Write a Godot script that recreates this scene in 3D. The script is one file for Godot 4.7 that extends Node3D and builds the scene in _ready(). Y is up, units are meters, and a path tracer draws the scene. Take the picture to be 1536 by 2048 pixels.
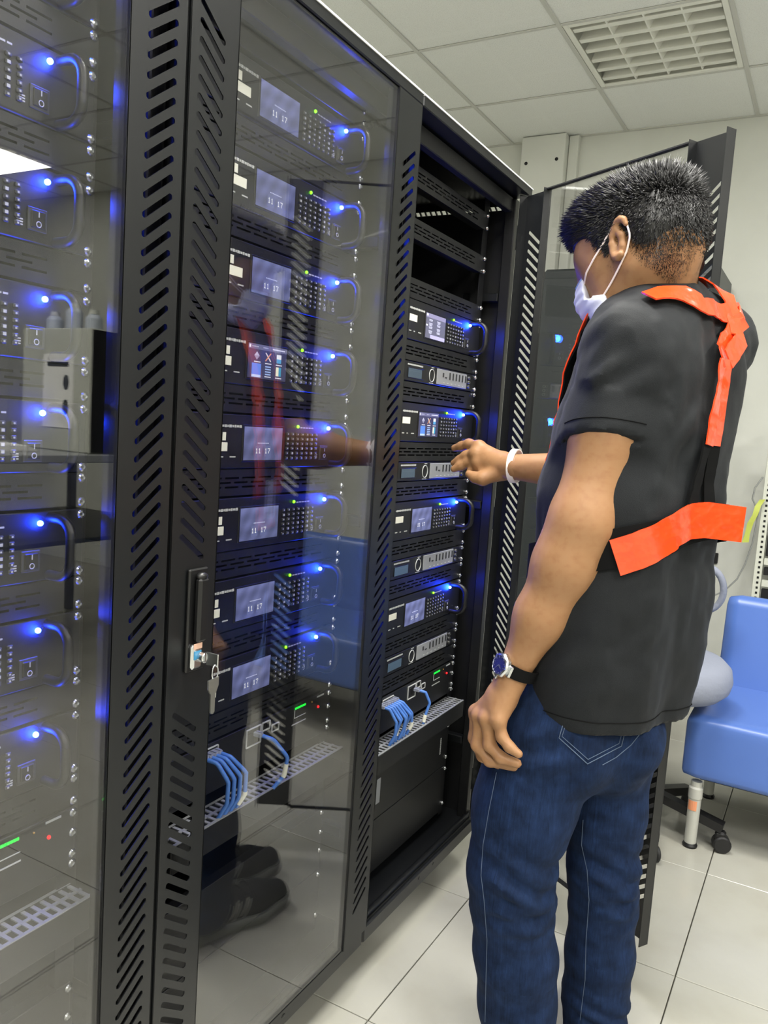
extends Node3D
# A server room: a row of black glass-door cabinets on the viewer's side wall, one door open, and a technician reaching in.
# World: the cabinet fronts lie in the plane x = 0, the row runs along z, y is up. Bay boundaries at z = 0.63, 0, -0.63.

const EYE := Vector3(0.7572, 1.1971, 1.4161)
const FOCAL := 1604.0          # pixels of the 1536 x 2048 frame
const CEIL := 2.736
const BACK := -2.79            # far wall
const PANEL := -0.085          # plane of the rack fronts behind the doors
var aim := Basis()
var M := {}
var kept := {}
var taken := {}
var rng := RandomNumberGenerator.new()

# ------------------------------------------------------------------ geometry helper
class Geo:
	var v := PackedVector3Array()
	var n := PackedVector3Array()
	var t := PackedVector2Array()
	var ix := PackedInt32Array()
	var x := Transform3D()

	func face(pts: Array, inside = null, uvs = null) -> void:
		# a flat convex polygon; turned so that it looks away from the point «inside» if one is given
		var p := []
		for q in pts: p.append(x * q)
		var nn: Vector3 = (p[1] - p[0]).cross(p[2] - p[0])
		if nn.length() < 1e-14 and p.size() > 3: nn = (p[2] - p[0]).cross(p[3] - p[0])
		nn = nn.normalized()
		var flip := false
		if inside != null:
			var mid := Vector3.ZERO
			for q in p: mid += q
			mid /= p.size()
			if nn.dot(mid - x * inside) < 0.0:
				flip = true
				nn = -nn
		var b := v.size()
		for k in p.size():
			v.append(p[k]); n.append(nn); t.append(uvs[k] if uvs != null else Vector2.ZERO)
		for k in range(1, p.size() - 1):
			if flip: ix.append_array(PackedInt32Array([b, b + k, b + k + 1]))
			else: ix.append_array(PackedInt32Array([b, b + k + 1, b + k]))

	func box(c: Vector3, s: Vector3) -> void:
		cbox(c, s, 0.0)

	func cbox(c: Vector3, s: Vector3, b: float) -> void:
		# a box with chamfered edges
		var h := s * 0.5
		var P := func(sx, sy, sz, ax):
			return c + Vector3(sx * (h.x - (0.0 if ax == 0 else b)), sy * (h.y - (0.0 if ax == 1 else b)), sz * (h.z - (0.0 if ax == 2 else b)))
		for s1 in [-1, 1]:
			face([P.call(s1, -1, -1, 0), P.call(s1, 1, -1, 0), P.call(s1, 1, 1, 0), P.call(s1, -1, 1, 0)], c)
			face([P.call(-1, s1, -1, 1), P.call(1, s1, -1, 1), P.call(1, s1, 1, 1), P.call(-1, s1, 1, 1)], c)
			face([P.call(-1, -1, s1, 2), P.call(1, -1, s1, 2), P.call(1, 1, s1, 2), P.call(-1, 1, s1, 2)], c)
		if b <= 0.0: return
		for s1 in [-1, 1]:
			for s2 in [-1, 1]:
				face([P.call(s1, s2, -1, 0), P.call(s1, s2, 1, 0), P.call(s1, s2, 1, 1), P.call(s1, s2, -1, 1)], c)
				face([P.call(s1, -1, s2, 0), P.call(s1, 1, s2, 0), P.call(s1, 1, s2, 2), P.call(s1, -1, s2, 2)], c)
				face([P.call(-1, s1, s2, 1), P.call(1, s1, s2, 1), P.call(1, s1, s2, 2), P.call(-1, s1, s2, 2)], c)
				for s3 in [-1, 1]:
					face([P.call(s1, s2, s3, 0), P.call(s1, s2, s3, 1), P.call(s1, s2, s3, 2)], c)

	func bar(a: Vector3, b: Vector3, w: float, h: float, up := Vector3.UP) -> void:
		# a straight rectangular bar from a to b
		var d := (b - a).normalized()
		var s := d.cross(up).normalized()
		var u := s.cross(d).normalized()
		var keep := x
		x = x * Transform3D(Basis(s, u, -d), (a + b) * 0.5)
		box(Vector3.ZERO, Vector3(w, h, a.distance_to(b)))
		x = keep

	func tube(path: Array, r, sides := 8, closed := false) -> void:
		# a round tube along a path; r is a radius or one for each point
		var m := path.size()
		var up := Vector3.UP
		var rings := []
		for k in m:
			var d: Vector3
			if closed: d = path[(k + 1) % m] - path[(k + m - 1) % m]
			else: d = path[min(k + 1, m - 1)] - path[max(k - 1, 0)]
			d = d.normalized()
			if k == 0 and absf(d.dot(up)) > 0.9: up = Vector3.RIGHT
			var s := d.cross(up).normalized()
			up = s.cross(d).normalized()
			var rr: float = r[k] if r is Array else r
			var b := v.size()
			rings.append(b)
			for j in sides:
				var a := TAU * j / sides
				var o: Vector3 = s * cos(a) + up * sin(a)
				v.append(x * (path[k] + o * rr)); n.append((x.basis * o).normalized()); t.append(Vector2(float(j) / sides, float(k) / m))
		for k in (m if closed else m - 1):
			var b0: int = rings[k]
			var b1: int = rings[(k + 1) % m]
			for j in sides:
				var j2 := (j + 1) % sides
				ix.append_array(PackedInt32Array([b0 + j, b1 + j, b1 + j2, b0 + j, b1 + j2, b0 + j2]))
		if not closed:
			for e in [0, m - 1]:
				var b: int = rings[e]
				var mid := v.size()
				var d2: Vector3 = (path[0] - path[1] if e == 0 else path[m - 1] - path[m - 2]).normalized()
				v.append(x * path[e]); n.append((x.basis * d2).normalized()); t.append(Vector2.ZERO)
				for j in sides:
					ix.append_array(PackedInt32Array([mid, b + j, b + (j + 1) % sides] if e == 0 else [mid, b + (j + 1) % sides, b + j]))

	func lathe(prof: Array, sides := 20, round := false) -> void:
		# profile of (radius, height) turned round the local y axis; round: soft along the profile too
		var soft := []
		for k in prof.size():
			var e: Vector2 = prof[min(k + 1, prof.size() - 1)] - prof[max(k - 1, 0)]
			soft.append(Vector2(e.y, -e.x).normalized())
		for k in prof.size() - 1:
			var p: Vector2 = prof[k]
			var q: Vector2 = prof[k + 1]
			var d := q - p
			if d.length() < 1e-9: continue
			var nr := Vector2(d.y, -d.x).normalized()
			var b := v.size()
			for j in sides + 1:
				var a := TAU * j / sides
				var o := Vector3(cos(a), 0, sin(a))
				v.append(x * (o * p.x + Vector3.UP * p.y)); v.append(x * (o * q.x + Vector3.UP * q.y))
				for e in [soft[k], soft[k + 1]]:
					var m: Vector2 = e if round else nr
					n.append((x.basis * (o * m.x + Vector3.UP * m.y)).normalized())
				t.append(Vector2(float(j) / sides, 0)); t.append(Vector2(float(j) / sides, 1))
			for j in sides:
				var c := b + j * 2
				ix.append_array(PackedInt32Array([c, c + 1, c + 3, c, c + 3, c + 2]))

	func prism(poly: Array, z0: float, z1: float) -> void:
		# a convex polygon in x-y made thick from z0 to z1
		var a := []
		var b := []
		var mid := Vector3.ZERO
		for p in poly:
			a.append(Vector3(p.x, p.y, z0)); b.append(Vector3(p.x, p.y, z1)); mid += Vector3(p.x, p.y, (z0 + z1) * 0.5)
		mid /= poly.size()
		face(a, mid); face(b, mid)
		for k in poly.size():
			var k2 := (k + 1) % poly.size()
			face([a[k], a[k2], b[k2], b[k]], mid)

	func band(pts: Array, outs: Array, wides: Array, thick: float) -> void:
		# a flat strap: points, outward directions, half-width vectors; smooth along its length
		var m := pts.size()
		var corner := func(k, s, o): return pts[k] + wides[k] * s + outs[k] * (thick * o)
		for lay in [[1.0, 1.0], [-1.0, 0.0]]:
			var b := v.size()
			for k in m:
				var tan: Vector3 = pts[min(k + 1, m - 1)] - pts[max(k - 1, 0)]
				var nn: Vector3 = tan.cross(wides[k]).normalized()
				if nn.dot(outs[k]) < 0: nn = -nn
				nn *= lay[0]
				for s in [-1.0, 1.0]:
					v.append(x * corner.call(k, s, lay[1])); n.append((x.basis * nn).normalized()); t.append(Vector2(s, float(k) / m))
			for k in m - 1:
				var c := b + k * 2
				ix.append_array(PackedInt32Array([c, c + 2, c + 3, c, c + 3, c + 1]))
		for k in m - 1:
			for s in [-1.0, 1.0]:
				var inside: Vector3 = (pts[k] + pts[k + 1]) * 0.5
				face([corner.call(k, s, 0.0), corner.call(k + 1, s, 0.0), corner.call(k + 1, s, 1.0), corner.call(k, s, 1.0)], inside)
		for k in [0, m - 1]:
			face([corner.call(k, -1.0, 0.0), corner.call(k, 1.0, 0.0), corner.call(k, 1.0, 1.0), corner.call(k, -1.0, 1.0)])

	func ball(c: Vector3, r: Vector3, rings := 8, sides := 12) -> void:
		var b := v.size()
		for i in rings + 1:
			var a := PI * i / rings
			for j in sides + 1:
				var e := TAU * j / sides
				var o := Vector3(sin(a) * cos(e), cos(a), sin(a) * sin(e))
				v.append(x * (c + o * r)); n.append((x.basis * (o / r)).normalized()); t.append(Vector2(float(j) / sides, float(i) / rings))
		for i in rings:
			for j in sides:
				var q := b + i * (sides + 1) + j
				ix.append_array(PackedInt32Array([q, q + 1, q + sides + 2, q, q + sides + 2, q + sides + 1]))

	func made() -> ArrayMesh:
		for k in range(0, ix.size(), 3):   # every triangle runs clockwise seen from its normal's side
			var a := v[ix[k]]
			if (v[ix[k + 1]] - a).cross(v[ix[k + 2]] - a).dot(n[ix[k]] + n[ix[k + 1]] + n[ix[k + 2]]) > 0.0:
				var e := ix[k + 1]
				ix[k + 1] = ix[k + 2]
				ix[k + 2] = e
		var arr := []
		arr.resize(Mesh.ARRAY_MAX)
		arr[Mesh.ARRAY_VERTEX] = v; arr[Mesh.ARRAY_NORMAL] = n; arr[Mesh.ARRAY_TEX_UV] = t; arr[Mesh.ARRAY_INDEX] = ix
		var m := ArrayMesh.new()
		m.add_surface_from_arrays(Mesh.PRIMITIVE_TRIANGLES, arr)
		return m

# ------------------------------------------------------------------ soft bodies: tapered capsules joined smoothly, meshed as surface nets
class Field:
	var a := PackedVector3Array()
	var d := PackedVector3Array()
	var l := PackedFloat32Array()
	var ra := PackedFloat32Array()
	var rb := PackedFloat32Array()
	var k := 0.03
	var split := -1         # bones from this number on are gathered apart, for «change» to join
	var change = null       # Callable(point, distance) -> distance: folds and cuts

	func bone(p: Vector3, q: Vector3, r1: float, r2: float) -> void:
		a.append(p); d.append(q - p); l.append(maxf((q - p).length_squared(), 1e-9)); ra.append(r1); rb.append(r2)

	func chain(pts: Array, rs: Array) -> void:
		for i in pts.size() - 1: bone(pts[i], pts[i + 1], rs[i], rs[i + 1])

	func slim(s: float) -> void:
		for i in ra.size():
			ra[i] *= s
			rb[i] *= s

	func one(i: int, p: Vector3) -> float:
		var w := p - a[i]
		var s := clampf(w.dot(d[i]) / l[i], 0.0, 1.0)
		return (w - d[i] * s).length() - lerpf(ra[i], rb[i], s)

	func at(p: Vector3, ids: PackedInt32Array) -> float:
		var r := 9.0
		var r2 := 9.0
		for i in ids:
			var w := p - a[i]
			var s := clampf(w.dot(d[i]) / l[i], 0.0, 1.0)
			var e := (w - d[i] * s).length() - ra[i] - (rb[i] - ra[i]) * s
			if split >= 0 and i >= split:
				r2 = minf(r2, e)
				continue
			var h := k - absf(r - e)
			if h > 0.0: r = minf(r, e) - h * h / (4.0 * k)
			elif e < r: r = e
		if change != null: r = change.call(p, r) if split < 0 else change.call(p, r, r2)
		return r

	func whole(p: Vector3) -> float:
		return at(p, PackedInt32Array(range(a.size())))

	func hit(o: Vector3, dir: Vector3, off := 0.0, most := 3.0) -> Vector3:
		# where a ray meets the surface raised by «off»
		var s := 0.0
		for i in 90:
			var e := whole(o + dir * s) - off
			if e < 0.0004: break
			s += e * 0.8
			if s > most: break
		return o + dir * s

	func net(g: Geo, cell: float) -> void:
		var lo := Vector3.ONE * 99.0
		var hi := -lo
		for i in a.size():
			for e in [[a[i], ra[i]], [a[i] + d[i], rb[i]]]:
				lo = lo.min(e[0] - Vector3.ONE * (e[1] + 0.02)); hi = hi.max(e[0] + Vector3.ONE * (e[1] + 0.02))
		var B := 4
		var nb := Vector3i(((hi - lo) / (cell * B)).ceil())
		var nx := nb.x * B + 1
		var ny := nb.y * B + 1
		var nz := nb.z * B + 1
		var sy := nx
		var sz := nx * ny
		var val := PackedFloat32Array()
		val.resize(nx * ny * nz)
		val.fill(50.0)
		var idx := PackedInt32Array()
		idx.resize(nx * ny * nz)
		idx.fill(-1)
		var half := cell * B * 0.87
		var reach := half + k + 0.014
		var live := []
		for bz in nb.z:
			for by in nb.y:
				for bx in nb.x:
					var c := lo + (Vector3(bx, by, bz) + Vector3.ONE * 0.5) * (cell * B)
					var ids := PackedInt32Array()
					var near := 9.0
					for i in a.size():
						var e := one(i, c)
						if e < reach:
							ids.append(i)
							near = minf(near, e)
					if ids.is_empty(): continue
					var deep := near < -reach and change == null
					if not deep: live.append(Vector3i(bx, by, bz))
					for z in range(bz * B, bz * B + B + 1):
						for y in range(by * B, by * B + B + 1):
							var q := z * sz + y * sy + bx * B
							for xx in range(bx * B, bx * B + B + 1):
								if val[q] > 40.0:
									val[q] = -1.0 if deep else at(lo + Vector3(xx, y, z) * cell, ids)
								q += 1
		var base := g.v.size()
		var count := 0
		var off := [0, 1, sy, sy + 1, sz, sz + 1, sz + sy, sz + sy + 1]
		var edge := [[0, 1], [2, 3], [4, 5], [6, 7], [0, 2], [1, 3], [4, 6], [5, 7], [0, 4], [1, 5], [2, 6], [3, 7]]
		var corner := []
		for c in 8: corner.append(Vector3(c & 1, (c >> 1) & 1, c >> 2))
		for b in live:
			for z in range(b.z * B, b.z * B + B):
				for y in range(b.y * B, b.y * B + B):
					for xx in range(b.x * B, b.x * B + B):
						var q: int = z * sz + y * sy + xx
						var neg := 0
						for o in off:
							if val[q + o] < 0.0: neg += 1
						if neg == 0 or neg == 8: continue
						var sum := Vector3.ZERO
						var hits := 0
						for e in edge:
							var va := val[q + off[e[0]]]
							var vb := val[q + off[e[1]]]
							if (va < 0.0) != (vb < 0.0):
								sum += corner[e[0]].lerp(corner[e[1]], va / (va - vb))
								hits += 1
						idx[q] = base + count
						count += 1
						g.v.append(g.x * (lo + (Vector3(xx, y, z) + sum / hits) * cell))
						g.n.append(Vector3.ZERO); g.t.append(Vector2.ZERO)
		var step := [1, sy, sz]
		for b in live:
			for z in range(b.z * B, b.z * B + B):
				for y in range(b.y * B, b.y * B + B):
					for xx in range(b.x * B, b.x * B + B):
						var q: int = z * sz + y * sy + xx
						if idx[q] < 0: continue
						var s0 := val[q] < 0.0
						for ax in 3:
							var s1 := val[q + step[ax]] < 0.0
							if s0 == s1: continue
							var u: int = step[(ax + 1) % 3]
							var w: int = step[(ax + 2) % 3]
							if q - u - w < 0: continue
							var i0 := idx[q]
							var i1 := idx[q - u]
							var i2 := idx[q - u - w]
							var i3 := idx[q - w]
							if i1 < 0 or i2 < 0 or i3 < 0: continue
							if s0: _quad(g, i0, i1, i2, i3)
							else: _quad(g, i0, i3, i2, i1)
		for i in range(base, g.v.size()): g.n[i] = g.n[i].normalized()

	func _quad(g: Geo, i0: int, i1: int, i2: int, i3: int) -> void:
		var nn := (g.v[i2] - g.v[i0]).cross(g.v[i3] - g.v[i1])
		g.n[i0] += nn; g.n[i1] += nn; g.n[i2] += nn; g.n[i3] += nn
		g.ix.append_array(PackedInt32Array([i0, i2, i1, i0, i3, i2]))

# ------------------------------------------------------------------ nodes
func numbered(called: String) -> String:
	var c: int = taken.get(called, 0)
	taken[called] = c + 1
	return called if c == 0 else "%s_%03d" % [called, c]

func tag(o: Node3D, label: String, category: String, group := "", kind := "") -> Node3D:
	o.set_meta("label", label)
	if category: o.set_meta("category", category)
	if group: o.set_meta("group", group)
	if kind: o.set_meta("kind", kind)
	return o

func thing(called: String, label: String, category: String, where := Transform3D(), group := "") -> Node3D:
	var o := Node3D.new()
	o.name = numbered(called)
	o.transform = where
	add_child(o)
	return tag(o, label, category, group)

func obj(called: String, shape, m: Material, parent: Node3D = null) -> MeshInstance3D:
	var o := MeshInstance3D.new()
	o.mesh = shape.made() if shape is Geo else shape
	o.material_override = m
	if parent == null:
		o.name = numbered(called)
		add_child(o)
	else:
		o.name = called
		parent.add_child(o, true)
	return o

func struct(called: String, shape, m: Material) -> MeshInstance3D:
	var o := obj(called, shape, m)
	o.set_meta("kind", "structure")
	return o

func once(key: String, make: Callable) -> ArrayMesh:
	# meshes shared between alike pieces
	if not kept.has(key):
		var g := Geo.new()
		make.call(g)
		kept[key] = g.made()
	return kept[key]

func look(u: float, v: float) -> Vector3:
	return aim * Vector3((u - 768.0) / FOCAL, -(v - 1024.0) / FOCAL, -1.0)

func at(u: float, v: float, depth: float) -> Vector3:
	return EYE + look(u, v) * depth

# ------------------------------------------------------------------ materials
func mat(called: String, c: Color, rough := 0.6, metal := 0.0, spec := 0.5) -> StandardMaterial3D:
	var m := StandardMaterial3D.new()
	m.resource_name = called
	m.albedo_color = c
	m.roughness = rough
	m.metallic = metal
	m.metallic_specular = spec
	M[called] = m
	return m

func noise_tex(freq: float, kind: int, oct: int, size := 512, ramp = null, sd := 1) -> NoiseTexture2D:
	var f := FastNoiseLite.new()
	f.noise_type = kind
	f.frequency = freq
	f.fractal_octaves = oct
	f.seed = sd
	var t := NoiseTexture2D.new()
	t.width = size
	t.height = size
	t.seamless = true
	t.noise = f
	if ramp != null:
		var g := Gradient.new()
		g.offsets = PackedFloat32Array(ramp[0])
		g.colors = PackedColorArray(ramp[1])
		t.color_ramp = g
	return t

func relief(m: StandardMaterial3D, t: Texture2D, cm: float) -> void:
	m.heightmap_enabled = true
	m.heightmap_texture = t
	m.heightmap_scale = cm

func tri(m: StandardMaterial3D, s: float, world := false) -> void:
	m.uv1_triplanar = true
	m.uv1_world_triplanar = world
	m.uv1_scale = Vector3.ONE * s

func glow(called: String, c: Color, e: float) -> StandardMaterial3D:
	var m := mat(called, c, 0.4)
	m.emission_enabled = true
	m.emission = c
	m.emission_energy_multiplier = e
	return m

const FONT := {"1": ["00100", "01100", "00100", "00100", "00100", "00100", "01110"], "7": ["11111", "00001", "00010", "00010", "00100", "00100", "00100"]}

func dot_text(im: Image, s: String, x0: int, y0: int, px: int, c: Color) -> void:
	for ch in s:
		if FONT.has(ch):
			for r in 7:
				for q in 5:
					if FONT[ch][r][q] == "1": im.fill_rect(Rect2i(x0 + q * px, y0 + r * px, px, px), c)
		x0 += 6 * px

func screen_image(kind: String) -> Image:
	# what the little screens show: flat print, drawn pixel by pixel
	var w := 240
	var h := 132
	var im := Image.create(w, h, false, Image.FORMAT_RGB8)
	if kind == "clock":
		for y in h:
			for x in w:
				var sweep := 0.10 * sin(0.05 * (x + 1.6 * y)) * sin(0.021 * (2.0 * x - y) + 1.0)
				var k := 0.72 + sweep - 0.12 * float(y) / h
				im.set_pixel(x, y, Color(0.60 * k, 0.63 * k, 0.88 * k))
		for r in [[70, 74, 40, 44], [128, 74, 40, 44]]: im.fill_rect(Rect2i(r[0], r[1], r[2], r[3]), Color(0.42, 0.45, 0.62))
		dot_text(im, "11", 72, 84, 3, Color(1, 1, 1))
		dot_text(im, "17", 130, 84, 3, Color(1, 1, 1))
		for i in 9: im.fill_rect(Rect2i(84 + i * 8, 62, 5, 4), Color(0.85, 0.87, 1.0))
	elif kind == "menu":
		im.fill(Color(0.25, 0.25, 0.38))
		im.fill_rect(Rect2i(0, 0, w, 20), Color(0.42, 0.42, 0.55))
		im.fill_rect(Rect2i(5, 4, 10, 12), Color(0.95, 0.95, 1))
		for i in 5: im.fill_rect(Rect2i(22 + i * 8, 8, 6, 4), Color(0.75, 0.75, 0.85))
		for i in 4: im.fill_rect(Rect2i(90 + i * 8, 8, 6, 4), Color(0.75, 0.75, 0.85))
		for i in 10: im.fill_rect(Rect2i(148 + i * 8, 8, 7, 5), Color(0.9, 0.9, 1))
		im.fill_rect(Rect2i(24, 74, 56, 54), Color(0.35, 0.55, 0.95))
		im.fill_rect(Rect2i(24, 118, 56, 10), Color(0.75, 0.85, 1))
		for i in 16:
			im.fill_rect(Rect2i(52 - i, 28 + i, 2 * i + 1, 1), Color(0.75, 0.75, 0.85)); im.fill_rect(Rect2i(36 + i, 44 + i, 2 * (16 - i) + 1, 1), Color(0.6, 0.6, 0.72))
			im.fill_rect(Rect2i(104 + i * 2, 28 + i * 2, 7, 3), Color(0.95, 0.9, 0.85)); im.fill_rect(Rect2i(134 - i * 2, 28 + i * 2, 7, 3), Color(0.95, 0.62, 0.4))
		im.fill_rect(Rect2i(176, 28, 30, 18), Color(0.95, 0.95, 0.95)); im.fill_rect(Rect2i(176, 46, 30, 16), Color(0.35, 0.65, 0.85))
		for i in 4: im.fill_rect(Rect2i(106, 80 + i * 10, 36, 5), Color(0.65, 0.75, 0.95))
		im.fill_rect(Rect2i(174, 78, 18, 36), Color(0.95, 0.95, 0.85)); im.fill_rect(Rect2i(192, 78, 16, 36), Color(0.25, 0.6, 0.75))
		for p in [[36, 66], [104, 68], [172, 68], [104, 120], [172, 120]]: im.fill_rect(Rect2i(p[0], p[1], 40, 4), Color(0.9, 0.9, 0.95))
	elif kind == "list":
		im.fill(Color(0.44, 0.44, 0.52))
		im.fill_rect(Rect2i(0, 0, w, 22), Color(0.62, 0.60, 0.74))
		im.fill_rect(Rect2i(60, 112, 180, 20), Color(0.80, 0.78, 1.0))
		for r in 4:
			for c in 2:
				for k in 2 + (r + c) % 2: im.fill_rect(Rect2i(36 + c * 98 + k * 3, 30 + r * 20 + k * 6, 44 - 6 * k, 4), Color(0.86, 0.86, 0.95))
		im.fill_rect(Rect2i(4, 60, 20, 9), Color(1, 1, 1)); im.fill_rect(Rect2i(4, 3, 22, 12), Color(0.95, 0.95, 1))
	elif kind == "lcd":
		im.fill(Color(0.40, 0.50, 0.58))
		for i in 12: im.fill_rect(Rect2i(14 + i * 17, 30, 11, 12), Color(0.44, 0.54, 0.62))
	return im

func screen_mat(kind: String, e: float) -> void:
	var m := mat("screen_" + kind, Color(0.02, 0.02, 0.025), 0.25)
	m.emission_enabled = true
	m.emission = Color.BLACK
	m.emission_texture = ImageTexture.create_from_image(screen_image(kind))
	m.emission_energy_multiplier = e

func materials() -> void:
	var soft := noise_tex(0.02, FastNoiseLite.TYPE_SIMPLEX_SMOOTH, 4, 512, null, 5)
	var m := mat("coat", Color(0.064, 0.070, 0.077), 0.34)          # black powder coat of doors and frames
	m = mat("coat_dark", Color(0.055, 0.057, 0.063), 0.45)
	mat("edge_highlight", Color(0.86, 0.87, 0.86), 0.35)  # near-white paint standing in for light caught on the cabinet tops
	mat("face", Color(0.060, 0.063, 0.070), 0.42)
	mat("face_grey", Color(0.56, 0.57, 0.58), 0.5)
	mat("black", Color(0.045, 0.046, 0.05), 0.4)
	mat("rubber", Color(0.07, 0.07, 0.075), 0.6)
	mat("print", Color(0.72, 0.73, 0.72), 0.6)
	mat("sticker", Color(0.90, 0.90, 0.84), 0.6)
	mat("key_cap", Color(0.20, 0.205, 0.21), 0.5)
	mat("key_mark", Color(0.70, 0.71, 0.72), 0.5)
	mat("steel", Color(0.83, 0.84, 0.85), 0.22, 1.0)
	mat("zinc", Color(0.66, 0.66, 0.64), 0.4, 1.0)
	mat("brass", Color(0.80, 0.62, 0.30), 0.3, 1.0)
	mat("cable_blue", Color(0.30, 0.49, 0.80), 0.45)
	mat("plug", Color(0.55, 0.57, 0.63), 0.4)
	glow("led_blue", Color(0.22, 0.42, 1.0), 60.0)
	glow("led_green", Color(0.45, 1.0, 0.10), 4.0)
	glow("led_bar", Color(0.08, 0.95, 0.22), 1.6)
	glow("led_red", Color(1.0, 0.12, 0.14), 1.2)
	screen_mat("clock", 1.05); screen_mat("menu", 1.1); screen_mat("list", 1.1); screen_mat("lcd", 0.42)
	# tinted, coated door glass
	m = mat("glass", Color(0.012, 0.014, 0.016, 0.06), 0.0, 0.0, 0.7)
	m.transparency = BaseMaterial3D.TRANSPARENCY_ALPHA
	m.clearcoat_enabled = true
	m.clearcoat = 1.0
	m.clearcoat_roughness = 0.0
	# room
	m = mat("tile", Color(0.68, 0.675, 0.64), 0.24)
	m.albedo_texture = noise_tex(0.012, FastNoiseLite.TYPE_SIMPLEX_SMOOTH, 5, 512, [[0.0, 0.5, 1.0], [Color(0.95, 0.945, 0.93), Color(0.985, 0.985, 0.98), Color(1, 1, 1)]], 9)
	tri(m, 0.7, true)
	mat("grout", Color(0.42, 0.41, 0.37), 0.8)
	m = mat("wall", Color(0.87, 0.875, 0.845), 0.75)
	m.albedo_texture = noise_tex(0.01, FastNoiseLite.TYPE_SIMPLEX_SMOOTH, 4, 512, [[0.0, 1.0], [Color(0.96, 0.96, 0.955), Color(1, 1, 1)]], 3)
	tri(m, 0.5, true)
	m = mat("ceiling_board", Color(0.955, 0.96, 0.94), 0.9)
	m.albedo_texture = noise_tex(0.16, FastNoiseLite.TYPE_CELLULAR, 2, 512, [[0.0, 0.12, 0.3, 1.0], [Color(0.80, 0.80, 0.78), Color(0.92, 0.92, 0.91), Color(1, 1, 1), Color(1, 1, 1)]], 7)
	relief(m, noise_tex(0.10, FastNoiseLite.TYPE_SIMPLEX, 4, 512, null, 8), 0.08); tri(m, 2.2, true)
	mat("grid_bar", Color(0.82, 0.82, 0.79), 0.6)
	mat("louvre", Color(0.95, 0.95, 0.91), 0.3)
	m = glow("tube_light", Color(1.0, 0.985, 0.93), 6.0)
	mat("lamp_box", Color(0.85, 0.85, 0.81), 0.5)
	# furniture
	m = mat("vinyl_blue", Color(0.30, 0.42, 0.69), 0.33)
	mat("leg_paint", Color(0.70, 0.70, 0.67), 0.45)
	mat("leg_sticker", Color(0.88, 0.58, 0.42), 0.7)
	m = mat("seat_grey", Color(0.52, 0.54, 0.60), 0.85)
	relief(m, soft, 0.15); tri(m, 4.0)
	mat("plastic_black", Color(0.07, 0.07, 0.075), 0.5)
	mat("steel_grey", Color(0.20, 0.22, 0.225), 0.4)
	mat("frame_white", Color(0.84, 0.85, 0.80), 0.5)
	mat("cable_grey", Color(0.55, 0.56, 0.55), 0.5)
	mat("tape_yellow", Color(0.76, 0.80, 0.36), 0.6)
	mat("box_grey", Color(0.74, 0.75, 0.70), 0.5)
	mat("table_top", Color(0.62, 0.63, 0.62), 0.4)
	mat("paper", Color(0.92, 0.92, 0.90), 0.8)
	mat("bottle", Color(0.75, 0.78, 0.82), 0.3)
	# person
	m = mat("skin", Color(0.58, 0.44, 0.31), 0.5, 0.0, 0.4)
	m.albedo_texture = noise_tex(0.02, FastNoiseLite.TYPE_SIMPLEX_SMOOTH, 5, 512, [[0.0, 0.5, 1.0], [Color(0.93, 0.88, 0.86), Color(1, 0.98, 0.97), Color(1, 1, 1)]], 21)
	tri(m, 5.0)
	m = mat("nail", Color(0.86, 0.66, 0.56), 0.3)
	m = mat("hair", Color(0.06, 0.055, 0.057), 0.36)
	m = mat("shirt", Color(0.072, 0.085, 0.098), 0.7, 0.0, 0.35)
	m.albedo_texture = noise_tex(0.03, FastNoiseLite.TYPE_SIMPLEX, 5, 512, [[0.0, 1.0], [Color(0.86, 0.87, 0.88), Color(1, 1, 1)]], 31)
	m.rim_enabled = true; m.rim = 0.16; m.rim_tint = 0.3
	relief(m, noise_tex(0.40, FastNoiseLite.TYPE_SIMPLEX, 1, 256, null, 32), 0.03); tri(m, 7.0)
	var dn := Image.create(512, 512, false, Image.FORMAT_RGB8)
	var r2 := RandomNumberGenerator.new()
	r2.seed = 77
	var big := FastNoiseLite.new(); big.frequency = 0.012; big.seed = 4; big.fractal_octaves = 3
	var streak := []
	for i in 512: streak.append(r2.randf())
	for y in 512:
		for x in 512:
			var lx := absf(float(x) / 256.0 - 1.0)
			var k: float = 0.62 + 0.20 * big.get_noise_2d(x, y) + 0.13 * (streak[x] - 0.5) + 0.12 * (r2.randf() - 0.5) + 0.10 * big.get_noise_2d(x * 9.0, y * 1.5)
			dn.set_pixel(x, y, Color(0.50 * k + 0.02, 0.66 * k + 0.02, 0.93 * k + 0.02))
	m = mat("denim", Color(0.32, 0.36, 0.42), 0.85, 0.0, 0.25)
	m.albedo_texture = ImageTexture.create_from_image(dn)
	m.rim_enabled = true; m.rim = 0.08; m.rim_tint = 0.8
	tri(m, 4.0)
	mat("thread", Color(0.30, 0.36, 0.45), 0.8)
	m = mat("orange", Color(0.96, 0.27, 0.10), 0.22)
	m.clearcoat_enabled = true; m.clearcoat = 0.7; m.clearcoat_roughness = 0.12
	relief(m, noise_tex(0.03, FastNoiseLite.TYPE_CELLULAR, 2, 256, null, 51), 0.25); tri(m, 6.0)
	mat("webbing", Color(0.035, 0.037, 0.04), 0.8, 0.0, 0.25)
	m = mat("mask", Color(0.86, 0.87, 0.93), 0.8)
	m.backlight_enabled = true; m.backlight = Color(0.25, 0.26, 0.3)
	mat("mask_loop", Color(0.95, 0.88, 0.86), 0.7)
	mat("mask_blue", Color(0.66, 0.77, 0.90), 0.8)
	mat("shoe", Color(0.075, 0.085, 0.095), 0.7)
	mat("sole", Color(0.50, 0.51, 0.48), 0.6)
	mat("stripe", Color(0.62, 0.62, 0.58), 0.6)
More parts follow.
